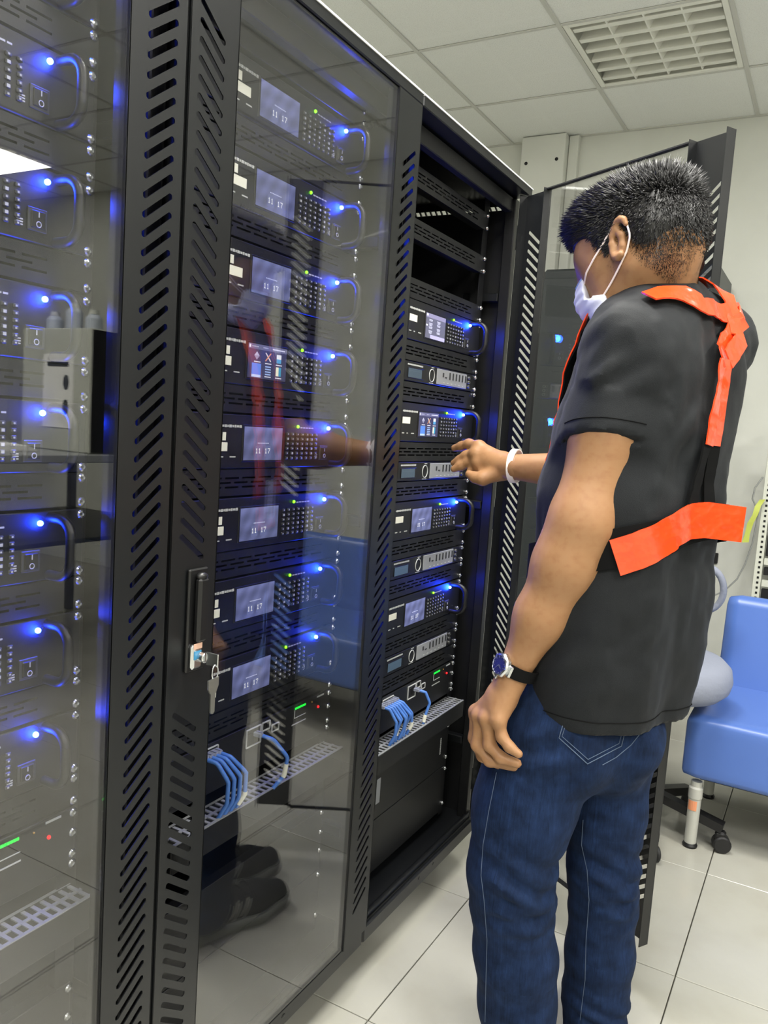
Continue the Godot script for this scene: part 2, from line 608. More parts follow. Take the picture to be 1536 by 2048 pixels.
	mat("lace", Color(0.12, 0.12, 0.12), 0.8)
	m = mat("dial", Color(0.07, 0.09, 0.34), 0.25)
	m.clearcoat_enabled = true; m.clearcoat = 1.0; m.clearcoat_roughness = 0.03
	mat("band_white", Color(0.93, 0.90, 0.88), 0.5)
	mat("card", Color(0.80, 0.81, 0.82), 0.4)
	mat("eye_white", Color(0.9, 0.9, 0.88), 0.2)
	mat("brow", Color(0.10, 0.08, 0.075), 0.8)

# ------------------------------------------------------------------ scene
const LIT := [Vector2(-0.03, -0.15), Vector2(0.57, 0.45), Vector2(0.57, 2.25), Vector2(2.37, -0.15), Vector2(2.37, 1.65), Vector2(2.37, 3.45), Vector2(4.17, -1.95), Vector2(4.17, 0.45)]
const POWER := [5.0, 4.4, 4.4, 5.4, 5.0, 4.0, 1.2, 3.2]
const UNLIT := Vector2(-0.03, -1.95)
const X0 := -1.5
const X1 := 5.1
const Z1 := 4.05

func _ready() -> void:
	rng.seed = 11
	aim = Basis(Vector3.UP, deg_to_rad(28.964)) * Basis(Vector3.RIGHT, deg_to_rad(-6.160)) * Basis(Vector3.BACK, deg_to_rad(3.867))
	var cam := Camera3D.new()
	cam.name = "camera"
	cam.transform = Transform3D(aim, EYE)
	cam.fov = rad_to_deg(2.0 * atan(1024.0 / FOCAL))
	cam.near = 0.05
	cam.current = true
	add_child(cam)
	var env := Environment.new()
	env.background_mode = Environment.BG_COLOR
	env.background_color = Color(0, 0, 0)
	env.tonemap_mode = Environment.TONE_MAPPER_LINEAR
	env.tonemap_exposure = 1.12
	env.sdfgi_enabled = true
	env.ssao_enabled = true
	env.ssil_enabled = true
	var we := WorldEnvironment.new()
	we.name = "world"
	we.environment = env
	add_child(we)
	for k in LIT.size():
		var p: Vector2 = LIT[k]
		var l := AreaLight3D.new()
		l.name = "fluorescent_light"
		l.area_size = Vector2(0.54, 0.54)
		l.area_normalize_energy = true
		l.light_energy = POWER[k]
		l.light_color = Color(1.0, 0.99, 0.965)
		l.area_range = 12.0
		l.shadow_enabled = true
		l.position = Vector3(p.x, CEIL - 0.012, p.y)
		l.rotation = Vector3(-PI / 2, 0, 0)
		add_child(l, true)
	materials()
	room()
	fixtures()
	cabinets()
	furniture()
	person()

func room() -> void:
	var t := 0.12
	# floor with its tiles
	var g := Geo.new()
	g.box(Vector3((X0 + X1) / 2, -0.062, (BACK + Z1) / 2), Vector3(X1 - X0 + 2 * t, 0.10, Z1 - BACK + 2 * t))
	var fl := struct("floor", g, M.grout)
	tag(fl, "cream glazed floor tiles with thin dark joints", "floor")
	var s := 0.511
	for i in range(-5, 10):
		for j in range(-7, 11):
			var a := Vector2(maxf(0.572 + s * (i - 1), X0), maxf(-0.429 + s * (j - 1), BACK))
			var b := Vector2(minf(0.572 + s * i, X1), minf(-0.429 + s * j, Z1))
			if b.x - a.x < 0.02 or b.y - a.y < 0.02: continue
			var w := b - a - Vector2.ONE * 0.0026
			var key := "tile%d_%d" % [int(w.x * 1000), int(w.y * 1000)]
			var o := obj("tile", once(key, func(q): q.cbox(Vector3.ZERO, Vector3(w.x, 0.012, w.y), 0.0012)), M.tile, fl)
			o.position = Vector3((a.x + b.x) / 2, -0.006 + (0.0002 if (i * 7 + j * 3) % 4 == 0 else 0.0), (a.y + b.y) / 2)
	# walls
	var H := CEIL + 0.1
	for wdef in [["wall_back", Vector3((X0 + X1) / 2, H / 2, BACK - t / 2), Vector3(X1 - X0 + 2 * t, H, t), "cream painted far wall behind the blue sofa"],
			["wall_front", Vector3((X0 + X1) / 2, H / 2, Z1 + t / 2), Vector3(X1 - X0 + 2 * t, H, t), "cream painted wall at the near end of the room"],
			["wall_left", Vector3(X0 - t / 2, H / 2, (BACK + Z1) / 2), Vector3(t, H, Z1 - BACK), "cream painted wall behind the row of cabinets"],
			["wall_right", Vector3(X1 + t / 2, H / 2, (BACK + Z1) / 2), Vector3(t, H, Z1 - BACK), "cream painted wall facing the row of cabinets"]]:
		g = Geo.new()
		g.box(wdef[1], wdef[2])
		tag(struct(wdef[0], g, M.wall), wdef[3], "wall")
	# boxed-in column on the far wall, with its two fixing holes
	g = Geo.new()
	g.cbox(Vector3(-0.73, CEIL / 2, BACK + 0.045), Vector3(0.235, CEIL - 0.002, 0.09), 0.003)
	var tr := struct("trim_1", g, M.wall)
	tag(tr, "boxed-in cream column against the far wall", "trim")
	g = Geo.new()
	g.cbox(Vector3(-0.585, CEIL / 2, BACK + 0.02), Vector3(0.05, CEIL - 0.002, 0.04), 0.003)
	obj("cable_duct", g, M.wall, tr)
	for p in [[1052, 327], [1113, 318], [1121, 377], [1121, 410]]:
		var d := look(p[0], p[1])
		var zz := BACK + (0.0905 if p[0] < 1120 else 0.0405)
		var c := EYE + d * ((zz - EYE.z) / d.z)
		var o := obj("fixing_hole", once("hole", func(q): q.x = Transform3D(Basis(Vector3.RIGHT, PI / 2), Vector3.ZERO); q.lathe([Vector2(0.0, 0.001), Vector2(0.009, 0.001), Vector2(0.009, -0.002)], 12)), M.rubber, tr)
		o.position = c
	# ceiling: slab, boards lying in a grid of bars
	g = Geo.new()
	g.box(Vector3((X0 + X1) / 2, CEIL + 0.17, (BACK + Z1) / 2), Vector3(X1 - X0 + 2 * t, 0.10, Z1 - BACK + 2 * t))
	var ce := struct("ceiling", g, M.wall)
	tag(ce, "suspended ceiling of white mineral boards in a metal grid", "ceiling")
	var skip := [UNLIT]
	skip.append_array(LIT)
	for i in range(-3, 11):
		for j in range(-3, 12):
			var a := Vector2(maxf(-0.33 + 0.6 * (i - 1), X0), maxf(-1.65 + 0.6 * (j - 1), BACK))
			var b := Vector2(minf(-0.33 + 0.6 * i, X1), minf(-1.65 + 0.6 * j, Z1))
			if b.x - a.x < 0.01 or b.y - a.y < 0.01: continue
			var mid := (a + b) / 2
			var lamp := false
			for q in skip:
				if q.distance_to(mid) < 0.1: lamp = true
			if lamp: continue
			var w := b - a - Vector2.ONE * 0.010
			var key := "board%d_%d" % [int(w.x * 1000), int(w.y * 1000)]
			var o := obj("ceiling_tile", once(key, func(q): q.cbox(Vector3.ZERO, Vector3(w.x, 0.014, w.y), 0.003)), M.ceiling_board, ce)
			o.position = Vector3(mid.x, CEIL + 0.0105, mid.y)
	for i in range(-2, 11):
		var xx := -0.33 + 0.6 * i
		if xx <= X0 or xx >= X1: continue
		var o := obj("grid_bar", once("bar_z", func(q): q.cbox(Vector3.ZERO, Vector3(0.018, 0.004, Z1 - BACK), 0.001); q.box(Vector3(0, 0.02, 0), Vector3(0.003, 0.036, Z1 - BACK))), M.grid_bar, ce)
		o.position = Vector3(xx, CEIL + 0.001, (BACK + Z1) / 2)
	for j in range(-3, 11):
		var zz := -1.65 + 0.6 * j
		if zz <= BACK or zz >= Z1: continue
		var o := obj("grid_bar", once("bar_x", func(q): q.cbox(Vector3.ZERO, Vector3(X1 - X0, 0.0034, 0.016), 0.001); q.box(Vector3(0, 0.02, 0), Vector3(X1 - X0, 0.036, 0.003))), M.grid_bar, ce)
		o.position = Vector3((X0 + X1) / 2, CEIL + 0.0012, zz)
	for q in [[Vector3(X0 + 0.01, CEIL, (BACK + Z1) / 2), Vector3(0.02, 0.004, Z1 - BACK)], [Vector3((X0 + X1) / 2, CEIL, BACK + 0.01), Vector3(X1 - X0, 0.004, 0.02)]]:
		g = Geo.new()
		g.cbox(q[0] + Vector3(0, 0.001, 0), q[1], 0.001)
		obj("grid_bar", g, M.grid_bar, ce)

func fixture(p: Vector2, lit: bool, label: String) -> void:
	var o := thing("ceiling_light", label, "ceiling light", Transform3D(Basis(), Vector3(p.x, CEIL, p.y)), "recessed ceiling lights" if lit else "")
	obj("housing", once("lamp_housing", func(g):
		g.box(Vector3(0, 0.095, 0), Vector3(0.57, 0.004, 0.57))
		for s in [-1, 1]:
			g.box(Vector3(0.287 * s, 0.05, 0), Vector3(0.004, 0.09, 0.57)); g.box(Vector3(0, 0.05, 0.287 * s), Vector3(0.57, 0.09, 0.004))), M.lamp_box, o)
	obj("frame", once("lamp_frame", func(g):
		for s in [-1, 1]:
			g.cbox(Vector3(0.279 * s, 0.004, 0), Vector3(0.022, 0.008, 0.58), 0.002); g.cbox(Vector3(0, 0.004, 0.279 * s), Vector3(0.536, 0.008, 0.022), 0.002)), M.louvre, o)
	for k in 3:   # V-shaped reflectors that divide the lamp into four bays
		var r := obj("reflector", once("lamp_v", func(g):
			g.prism([Vector2(-0.003, 0.006), Vector2(0.003, 0.006), Vector2(0.022, 0.055), Vector2(-0.022, 0.055)], -0.266, 0.266)), M.louvre, o)
		r.position.x = -0.134 + 0.134 * k
	for k in 4:
		for j in 6:   # curved cross blades
			var b := obj("louvre_blade", once("lamp_blade", func(g):
				g.prism([Vector2(-0.064, 0.008), Vector2(0.064, 0.008), Vector2(0.048, 0.042), Vector2(-0.048, 0.042)], -0.0015, 0.0015)
				g.prism([Vector2(-0.064, 0.006), Vector2(0.064, 0.006), Vector2(0.064, 0.0085), Vector2(-0.064, 0.0085)], -0.013, 0.013)
				g.face([Vector3(-0.064, 0.008, 0.013), Vector3(0.064, 0.008, 0.013), Vector3(0.055, 0.042, 0.0015), Vector3(-0.055, 0.042, 0.0015)])
				g.face([Vector3(-0.064, 0.008, -0.013), Vector3(0.064, 0.008, -0.013), Vector3(0.055, 0.042, -0.0015), Vector3(-0.055, 0.042, -0.0015)])), M.louvre, o)
			b.position = Vector3(-0.201 + 0.134 * k, 0, -0.225 + 0.09 * j)
		var tb := obj("tube", once("lamp_tube", func(g): g.tube([Vector3(0, 0.07, -0.26), Vector3(0, 0.07, 0.26)], 0.013, 10)), M.tube_light if lit else M.leg_paint, o)
		tb.position.x = -0.201 + 0.134 * k

func fixtures() -> void:
	fixture(UNLIT, false, "square louvred ceiling light, switched off, near the far wall")
	var where := ["above the cabinet with the key", "above the floor just behind the technician", "over the floor in front of the near cabinets", "above the near side of the work counter", "over the middle of the near end of the room", "closest to the wall at the near end", "near the far wall beside the tall black cabinets", "over the tall black cabinets"]
	for k in LIT.size(): fixture(LIT[k], true, "lit square louvred ceiling light " + where[k])

# ------------------------------------------------------------------ cabinets
const RB := Basis(Vector3(0, 0, -1), Vector3(0, 1, 0), Vector3(1, 0, 0))   # seen from the room: x to the right, y up, z towards the viewer
const BAY := [0.945, 0.315, -0.315]      # middles of the three cabinets along z
const RACK := [0.943, 0.315, -0.306]     # middles of the equipment fronts
const HOME := ["in the closed cabinet without a key", "in the closed cabinet with the key", "in the cabinet with the open door"]

func slot_plate(g: Geo, x0: float, x1: float, y0: float, y1: float, a: float, b: float, s0: float, s1: float, pitch: float, rise: float, gap: float, z: float, th: float, skip: Array) -> void:
	# a sheet x0..x1, y0..y1 with slanted round-ended slots in the column a..b, between heights s0 and s1
	for zz in [z, z - th]:
		var ref := Vector3((x0 + x1) / 2, (y0 + y1) / 2, z - th / 2)
		g.face([Vector3(x0, y0, zz), Vector3(a, y0, zz), Vector3(a, y1, zz), Vector3(x0, y1, zz)], ref)
		g.face([Vector3(b, y0, zz), Vector3(x1, y0, zz), Vector3(x1, y1, zz), Vector3(b, y1, zz)], ref)
	for q in [[Vector3(x0, y0, z), Vector3(x1, y0, z)], [Vector3(x1, y0, z), Vector3(x1, y1, z)], [Vector3(x1, y1, z), Vector3(x0, y1, z)], [Vector3(x0, y1, z), Vector3(x0, y0, z)]]:
		g.face([q[0], q[1], q[1] - Vector3(0, 0, th), q[0] - Vector3(0, 0, th)], Vector3((x0 + x1) / 2, (y0 + y1) / 2, z - th / 2))
	var n := int((s1 - s0 - absf(rise)) / pitch)
	var lo := s0 + maxf(-rise, 0.0)
	var quad := func(p: Array):
		for zz in [z, z - th]:
			var c := []
			for e in p: c.append(Vector3(e.x, e.y, zz))
			g.face(c, Vector3(p[0].x, p[0].y, z - th / 2))
	quad.call([Vector2(a, y0), Vector2(b, y0), Vector2(b, lo + rise), Vector2(a, lo)])
	quad.call([Vector2(a, lo + n * pitch), Vector2(b, lo + n * pitch + rise), Vector2(b, y1), Vector2(a, y1)])
	var dir := Vector2(b - a, rise).normalized()
	var nrm := Vector2(-dir.y, dir.x)
	for i in n:
		var ya := lo + i * pitch
		var yb := ya + pitch
		var BL := Vector2(a, ya)
		var BR := Vector2(b, ya + rise)
		var TL := Vector2(a, yb)
		var TR := Vector2(b, yb + rise)
		var solid := false
		for s in skip:
			if ya + absf(rise) > s[0] and ya < s[1]: solid = true
		if solid:
			quad.call([BL, BR, TR, TL])
			continue
		var m1 := (BL + TL) / 2 + dir * (gap * 0.5 + 0.0004)
		var m2 := (BR + TR) / 2 - dir * (gap * 0.5 + 0.0004)
		var left := []
		var right := []
		for k in 7:
			var an := -PI / 2 - PI * k / 6.0      # from below round the left end to above
			left.append(m1 + dir * cos(an) * gap / 2 + nrm * sin(an) * gap / 2)
			an = -PI / 2 + PI * k / 6.0
			right.append(m2 + dir * cos(an) * gap / 2 + nrm * sin(an) * gap / 2)
		quad.call([BL, BR, right[0], left[0]])
		quad.call([TL, TR, right[6], left[6]])
		for k in 6:
			quad.call([BL if k < 3 else TL, left[k], left[k + 1]])
			quad.call([BR if k < 3 else TR, right[k], right[k + 1]])
		quad.call([BL, TL, left[3]])
		quad.call([BR, TR, right[3]])
		var loop := []
		loop.append_array(left)
		for k in range(6, -1, -1): loop.append(right[k])
		for k in loop.size():
			var p: Vector2 = loop[k]
			var q: Vector2 = loop[(k + 1) % loop.size()]
			g.face([Vector3(p.x, p.y, z), Vector3(q.x, q.y, z), Vector3(q.x, q.y, z - th), Vector3(p.x, p.y, z - th)])

const D0 := 0.131
const D1 := 1.806
const DW := 0.626

func door(parent: Node3D, where: Transform3D, with_key: bool) -> Node3D:
	var d := Node3D.new()
	d.name = "door"
	d.transform = where
	parent.add_child(d)
	obj("stile", once("stile_lock", func(g):
		slot_plate(g, -DW, -DW + 0.093, D0, D1, -DW + 0.017, -DW + 0.065, 0.185, 1.748, 0.0228, -0.037, 0.0078, 0.0, 0.0016, [[0.815, 1.02]])
		for e in [[-DW + 0.001, 0.026], [-DW + 0.092, 0.024]]: g.box(Vector3(e[0], (D0 + D1) / 2, -e[1] / 2), Vector3(0.0016, D1 - D0, e[1]))), M.coat, d)
	obj("stile", once("stile_hinge", func(g):
		slot_plate(g, -0.093, 0.0, D0, D1, -0.065, -0.017, 0.185, 1.748, 0.0228, 0.037, 0.0078, 0.0, 0.0016, [])
		for e in [[-0.001, 0.026], [-0.092, 0.024]]: g.box(Vector3(e[0], (D0 + D1) / 2, -e[1] / 2), Vector3(0.0016, D1 - D0, e[1]))), M.coat, d)
	for yy in [D0 + 0.002, D1 - 0.002]:
		var r := obj("rail", once("door_rail", func(g): g.cbox(Vector3(-DW / 2, 0, -0.010), Vector3(DW - 0.186, 0.004, 0.012), 0.0005)), M.coat_dark, d)
		r.position.y = yy
	obj("glass_pane", once("door_glass", func(g):
		g.box(Vector3(-DW / 2, (D0 + D1) / 2, -0.0045), Vector3(DW - 0.187, D1 - D0 - 0.008, 0.004))
		g.face([Vector3(-DW + 0.0935, D0 + 0.004, -0.0075), Vector3(-0.0935, D0 + 0.004, -0.0075), Vector3(-0.0935, D1 - 0.004, -0.0075), Vector3(-DW + 0.0935, D1 - 0.004, -0.0075)])), M.glass, d)
	# swing handle on the lock stile
	var hp := obj("lock_plate", once("lock_plate", func(g): g.cbox(Vector3(-DW + 0.052, 0.909, 0.003), Vector3(0.038, 0.147, 0.006), 0.002)), M.black, d)
	obj("lever", once("lock_lever", func(g):
		g.cbox(Vector3(-DW + 0.052, 0.925, 0.012), Vector3(0.020, 0.092, 0.012), 0.004)
		g.ball(Vector3(-DW + 0.052, 0.972, 0.011), Vector3(0.010, 0.006, 0.007), 6, 10)), M.black, hp)
	obj("lock_body", once("lock_body", func(g):
		g.cbox(Vector3(-DW + 0.048, 0.858, 0.008), Vector3(0.021, 0.036, 0.010), 0.004)), M.steel if with_key else M.black, hp)
	if with_key:
		obj("protective_film", once("lock_film", func(g): g.cbox(Vector3(-DW + 0.047, 0.861, 0.0134), Vector3(0.015, 0.012, 0.0012), 0.0004)), mat("film_blue", Color(0.16, 0.46, 0.62), 0.3), hp)
		obj("tape", once("lock_tape", func(g): g.cbox(Vector3(-DW + 0.047, 0.874, 0.0134), Vector3(0.017, 0.008, 0.0012), 0.0004)), mat("film_peach", Color(0.74, 0.60, 0.52), 0.6), hp)
	for yy in [1.70, 0.97, 0.24]:
		var h := obj("hinge", once("hinge", func(g): g.tube([Vector3(0.004, -0.03, -0.020), Vector3(0.004, 0.03, -0.020)], 0.004, 8)), M.steel, d)
		h.position.y = yy
	return d

func cabinet(k: int, label: String, opened: bool) -> void:
	var o := thing("server_cabinet", label, "server cabinet", Transform3D(RB, Vector3(0, 0, BAY[k])))
	var dp := 0.62
	for s in [-1, 1]:
		var p := obj("side_panel", once("side_panel", func(g):
			g.box(Vector3(0, 0.940, -0.33), Vector3(0.003, 1.680, 0.58)); g.box(Vector3(0, 1.799, -0.33), Vector3(0.003, 0.016, 0.58))
			for i in 36: g.bar(Vector3(0, 1.778, -0.045 - i * 0.016), Vector3(0, 1.792, -0.052 - i * 0.016), 0.003, 0.0085, Vector3.RIGHT)), M.coat_dark, o)
		p.position.x = 0.3125 * s
		for zz in [-0.045, -dp + 0.02]:
			var q := obj("post", once("post", func(g): g.cbox(Vector3(0, 0.955, 0), Vector3(0.026, 1.69, 0.028), 0.002)), M.black, o)
			q.position = Vector3(0.296 * s, 0, zz)
		var r := obj("mounting_rail", once("rail", func(g):
			g.box(Vector3(0, 0.965, 0), Vector3(0.030, 1.66, 0.002)); g.box(Vector3(0.016, 0.965, -0.018), Vector3(0.002, 1.66, 0.036))), M.coat_dark, o)
		r.position = Vector3(0.237 * s, 0, PANEL - 0.006)
		r.scale.x = s
		for zz in [-0.11, -dp + 0.05]:
			var f := obj("levelling_foot", once("foot", func(g):
				g.lathe([Vector2(0, 0.0), Vector2(0.026, 0.0), Vector2(0.026, 0.010), Vector2(0.012, 0.018), Vector2(0.008, 0.02), Vector2(0.008, 0.088), Vector2(0, 0.088)], 16)), M.rubber, o)
			f.position = Vector3(0.27 * s, 0, zz)
		for yy in [1.55, 1.0, 0.34]:
			var b := obj("support_bracket", once("bracket", func(g): g.cbox(Vector3(0, 0, -0.09), Vector3(0.022, 0.022, 0.10), 0.002)), M.coat, o)
			b.position = Vector3(0.290 * s, yy, -0.02)
	obj("top_panel", once("top_panel", func(g): g.cbox(Vector3(0, 1.8175, -dp / 2), Vector3(0.628, 0.021, dp), 0.002)), M.coat, o)
	obj("top_edge", once("top_edge", func(g): g.prism([Vector2(0.002, 1.8262), Vector2(0.002, 1.829), Vector2(-0.006, 1.836), Vector2(-0.03, 1.836), Vector2(-0.03, 1.8262)], -0.314, 0.314)), M.edge_highlight, o).rotation.y = -PI / 2  # highlight along the top plate, painted as a pale strip
	obj("top_frame", once("top_frame", func(g): g.cbox(Vector3(0, 1.785, -0.05), Vector3(0.57, 0.036, 0.02), 0.002)), M.coat_dark, o)
	obj("base_panel", once("base_panel", func(g): g.cbox(Vector3(0, 0.106, -dp / 2 - 0.02), Vector3(0.626, 0.028, dp - 0.04), 0.002)), M.coat, o)
	obj("base_lip", once("base_lip", func(g):
		g.cbox(Vector3(0, 0.108, -0.014), Vector3(0.626, 0.038, 0.012), 0.004)
		g.tube([Vector3(-0.31, 0.124, -0.030), Vector3(0.31, 0.124, -0.030)], 0.009, 10)), M.coat, o)
	obj("lip_hole", once("lip_hole", func(g):
		for u in [-0.05, 0.03]: g.ball(Vector3(u, 0.112, -0.0078), Vector3(0.006, 0.004, 0.001), 4, 10)), M.black, o)
	# back
	obj("back_panel", once("back_panel", func(g):
		g.box(Vector3(0, 0.955, -dp), Vector3(0.60, 1.70, 0.002))), M.coat_dark, o)
	if opened: door(o, Transform3D(Basis(Vector3.UP, deg_to_rad(59.4)) * Basis.from_scale(Vector3(0.98, 1, 1)), Vector3(0.297, 0, -0.005)), false)
	else: door(o, Transform3D(Basis(), Vector3(0.313, 0, 0)), k == 1)

# ------------------------------------------------------------------ rack equipment
const NTH := ["top", "second", "third", "fourth", "fifth", "sixth", "seventh", "lowest"]

func rack_at(k: int, y: float) -> Transform3D:
	return Transform3D(RB, Vector3(PANEL, y, RACK[k]))

func screws(o: Node3D, ys: Array) -> void:
	for s in [-1, 1]:
		for y in ys:
			var q := obj("screw", once("screw", func(g):
				g.x = Transform3D(Basis(Vector3.RIGHT, PI / 2), Vector3.ZERO)
				g.lathe([Vector2(0.0062, 0.0), Vector2(0.0062, 0.0015), Vector2(0.0048, 0.0036), Vector2(0.0022, 0.0042), Vector2(0.0020, 0.0026), Vector2(0, 0.0026)], 12)), M.steel, o)
			q.position = Vector3(0.237 * s, y, 0.002)

func av_unit(k: int, y: float, label: String, screen: String, wide_label: bool) -> void:
	# a two-unit public-address controller: screen, keypad, lamp, switch and pull handle
	var o := thing("rack_controller", label, "controller", rack_at(k, y), "rack controllers with small screens")
	obj("faceplate", once("av_face", func(g): g.cbox(Vector3(0, -0.029, 0), Vector3(0.4826, 0.0865, 0.004), 0.0012)), M.face, o)
	obj("chassis", once("av_body", func(g): g.box(Vector3(0, -0.029, -0.142), Vector3(0.43, 0.084, 0.28))), M.coat_dark, o)
	obj("bezel", once("av_bezel", func(g):
		g.cbox(Vector3(-0.0195, -0.0315, 0.0022), Vector3(0.110, 0.061, 0.0024), 0.0008)), M.black, o)
	obj("screen", once("av_screen", func(g):
		g.face([Vector3(-0.071, -0.059, 0.0036), Vector3(0.032, -0.059, 0.0036), Vector3(0.032, -0.004, 0.0036), Vector3(-0.071, -0.004, 0.0036)], Vector3(0, 0, 0), [Vector2(0, 1), Vector2(1, 1), Vector2(1, 0), Vector2(0, 0)])), M["screen_" + screen], o)
	obj("maker_mark", once("av_mark", func(g):
		var x := -0.149
		for i in 12:
			var w := 0.0035 + 0.0015 * ((i * 5) % 3)
			g.box(Vector3(x + w / 2, -0.0045, 0.0022), Vector3(w, 0.0034 + 0.001 * ((i * 7) % 2), 0.0006))
			x += w + 0.0011), M.print, o)
	if wide_label:
		obj("label_sticker", once("av_sticker_a", func(g):
			g.box(Vector3(-0.110, -0.0345, 0.0022), Vector3(0.034, 0.0145, 0.0005)); g.box(Vector3(-0.119, -0.018, 0.0022), Vector3(0.008, 0.013, 0.0005))), M.sticker, o)
	else:
		obj("label_sticker", once("av_sticker_b%d" % int(k == 2), func(g):
			if k == 2: g.cbox(Vector3(-0.130, -0.025, 0.0022), Vector3(0.036, 0.0145, 0.0006), 0.0)
			else:
				g.box(Vector3(-0.118, -0.0375, 0.0022), Vector3(0.016, 0.014, 0.0005)); g.box(Vector3(-0.1185, -0.021, 0.0022), Vector3(0.008, 0.013, 0.0005))), M.sticker, o)
	obj("port_marks", once("av_ports", func(g):
		for q in [[-0.142, 0.010], [-0.122, 0.006], [-0.096, 0.014]]: g.box(Vector3(q[0], -0.0535, 0.0022), Vector3(q[1], 0.002, 0.0006))), M.print, o)
	obj("keypad", once("av_keys", func(g):
		for r in 6:
			for c in 7: g.cbox(Vector3(0.048 + c * 0.0148, -0.0135 - r * 0.0084, 0.003), Vector3(0.0075, 0.0052, 0.003), 0.001)), M.key_cap, o)
	obj("key_marks", once("av_key_marks", func(g):
		var h := RandomNumberGenerator.new(); h.seed = 5
		for r in 6:
			for c in 7:
				var big := h.randf() < 0.22
				var s := 0.0042 if big else 0.0024
				g.box(Vector3(0.048 + c * 0.0148, -0.0135 - r * 0.0084, 0.0047), Vector3(s, s * 0.85, 0.0004))
		for i in 5: g.box(Vector3(0.090 + i * 0.0085, -0.0015, 0.0022), Vector3(0.0065, 0.0022, 0.0005))), M.key_mark, o)
	obj("status_lamp", once("led_small", func(g): g.ball(Vector3.ZERO, Vector3.ONE * 0.0028, 6, 8)), M.led_green, o).position = Vector3(0.078, 0.0, 0.003)
	var lamp := obj("power_lamp", once("led_dome", func(g): g.ball(Vector3.ZERO, Vector3(0.0036, 0.0036, 0.004), 8, 10)), M.led_blue, o)
	lamp.position = Vector3(0.175, 0.0, 0.004)
	var l := OmniLight3D.new()
	l.name = "power_lamp_light"
	l.light_color = Color(0.06, 0.20, 1.0)
	l.light_energy = 0.020
	l.light_size = 0.003
	l.omni_range = 6.0
	l.omni_attenuation = 2.0
	l.shadow_enabled = true
	lamp.add_child(l)
	l.position = Vector3(0, 0, 0.0012)
	obj("handle", once("av_handle", func(g):
		var p := [Vector3(0.190, 0.006, 0.0)]
		for i in 7:
			var a := PI / 2 * i / 6.0
			p.append(Vector3(0.190, -0.016 + 0.022 * cos(a), 0.020 + 0.022 * sin(a)))
		for i in 7:
			var a := PI / 2 * i / 6.0
			p.append(Vector3(0.190, -0.044 - 0.022 * sin(a), 0.020 + 0.022 * cos(a)))
		p.append(Vector3(0.190, -0.066, 0.0))
		g.tube(p, 0.0064, 10)), M.black, o)
	var sw := obj("switch", once("av_switch", func(g):
		g.cbox(Vector3(0.163, -0.046, 0.0025), Vector3(0.026, 0.026, 0.003), 0.0006)), M.key_cap, o)
	obj("rocker", once("av_rocker", func(g): g.cbox(Vector3(0.163, -0.046, 0.004), Vector3(0.019, 0.020, 0.004), 0.001)), M.black, sw)
	obj("rocker_marks", once("av_rocker_marks", func(g):
		g.box(Vector3(0.163, -0.0405, 0.0062), Vector3(0.0014, 0.006, 0.0005))
		var ring := []
		for i in 14: ring.append(Vector3(0.163 + 0.0032 * cos(TAU * i / 14), -0.0515 + 0.0032 * sin(TAU * i / 14), 0.0062))
		g.tube(ring, 0.0006, 5, true)), M.key_mark, sw)
	obj("switch_mark", once("av_switch_mark", func(g):
		for i in 3: g.box(Vector3(0.1405, -0.0495 - i * 0.003, 0.0022), Vector3(0.008, 0.0016, 0.0005))), M.print, o)
	screws(o, [0.0075, -0.066])

func vent(k: int, y: float, label: String, gaps := 11) -> void:
	# a one-unit blank with three staggered rows of slots; y is its middle
	var o := thing("vent_panel", label, "vent panel", rack_at(k, y), "slotted vent panels")
	obj("slotted_plate", once("vent_plate", func(g):
		var w := 0.4826
		var bars := [-0.0212, -0.0090, -0.0060, -0.0015, 0.0015, 0.0060, 0.0090, 0.0212]
		for i in range(0, 8, 2): g.box(Vector3(0, (bars[i] + bars[i + 1]) / 2, 0), Vector3(w, bars[i + 1] - bars[i], 0.002))
		for r in 3:
			var yy := -0.0075 + 0.0075 * r
			var x := -0.195 + (0.0 if r != 1 else -0.020)
			g.box(Vector3((-w / 2 + x) / 2, yy, 0), Vector3(x + w / 2, 0.0032, 0.002))
			for i in 9:
				var x1 := x + 0.034
				var x2 := x1 + 0.0085
				if i == 8: x2 = w / 2
				g.box(Vector3((x1 + x2) / 2, yy, 0), Vector3(x2 - x1, 0.0032, 0.002))
				x = x2), M.face, o)
	obj("flange", once("vent_flange", func(g):
		for s in [-1, 1]: g.box(Vector3(0, 0.0206 * s, -0.011), Vector3(0.44, 0.0014, 0.020))), M.face, o)
	screws(o, [0.0155, -0.0155])

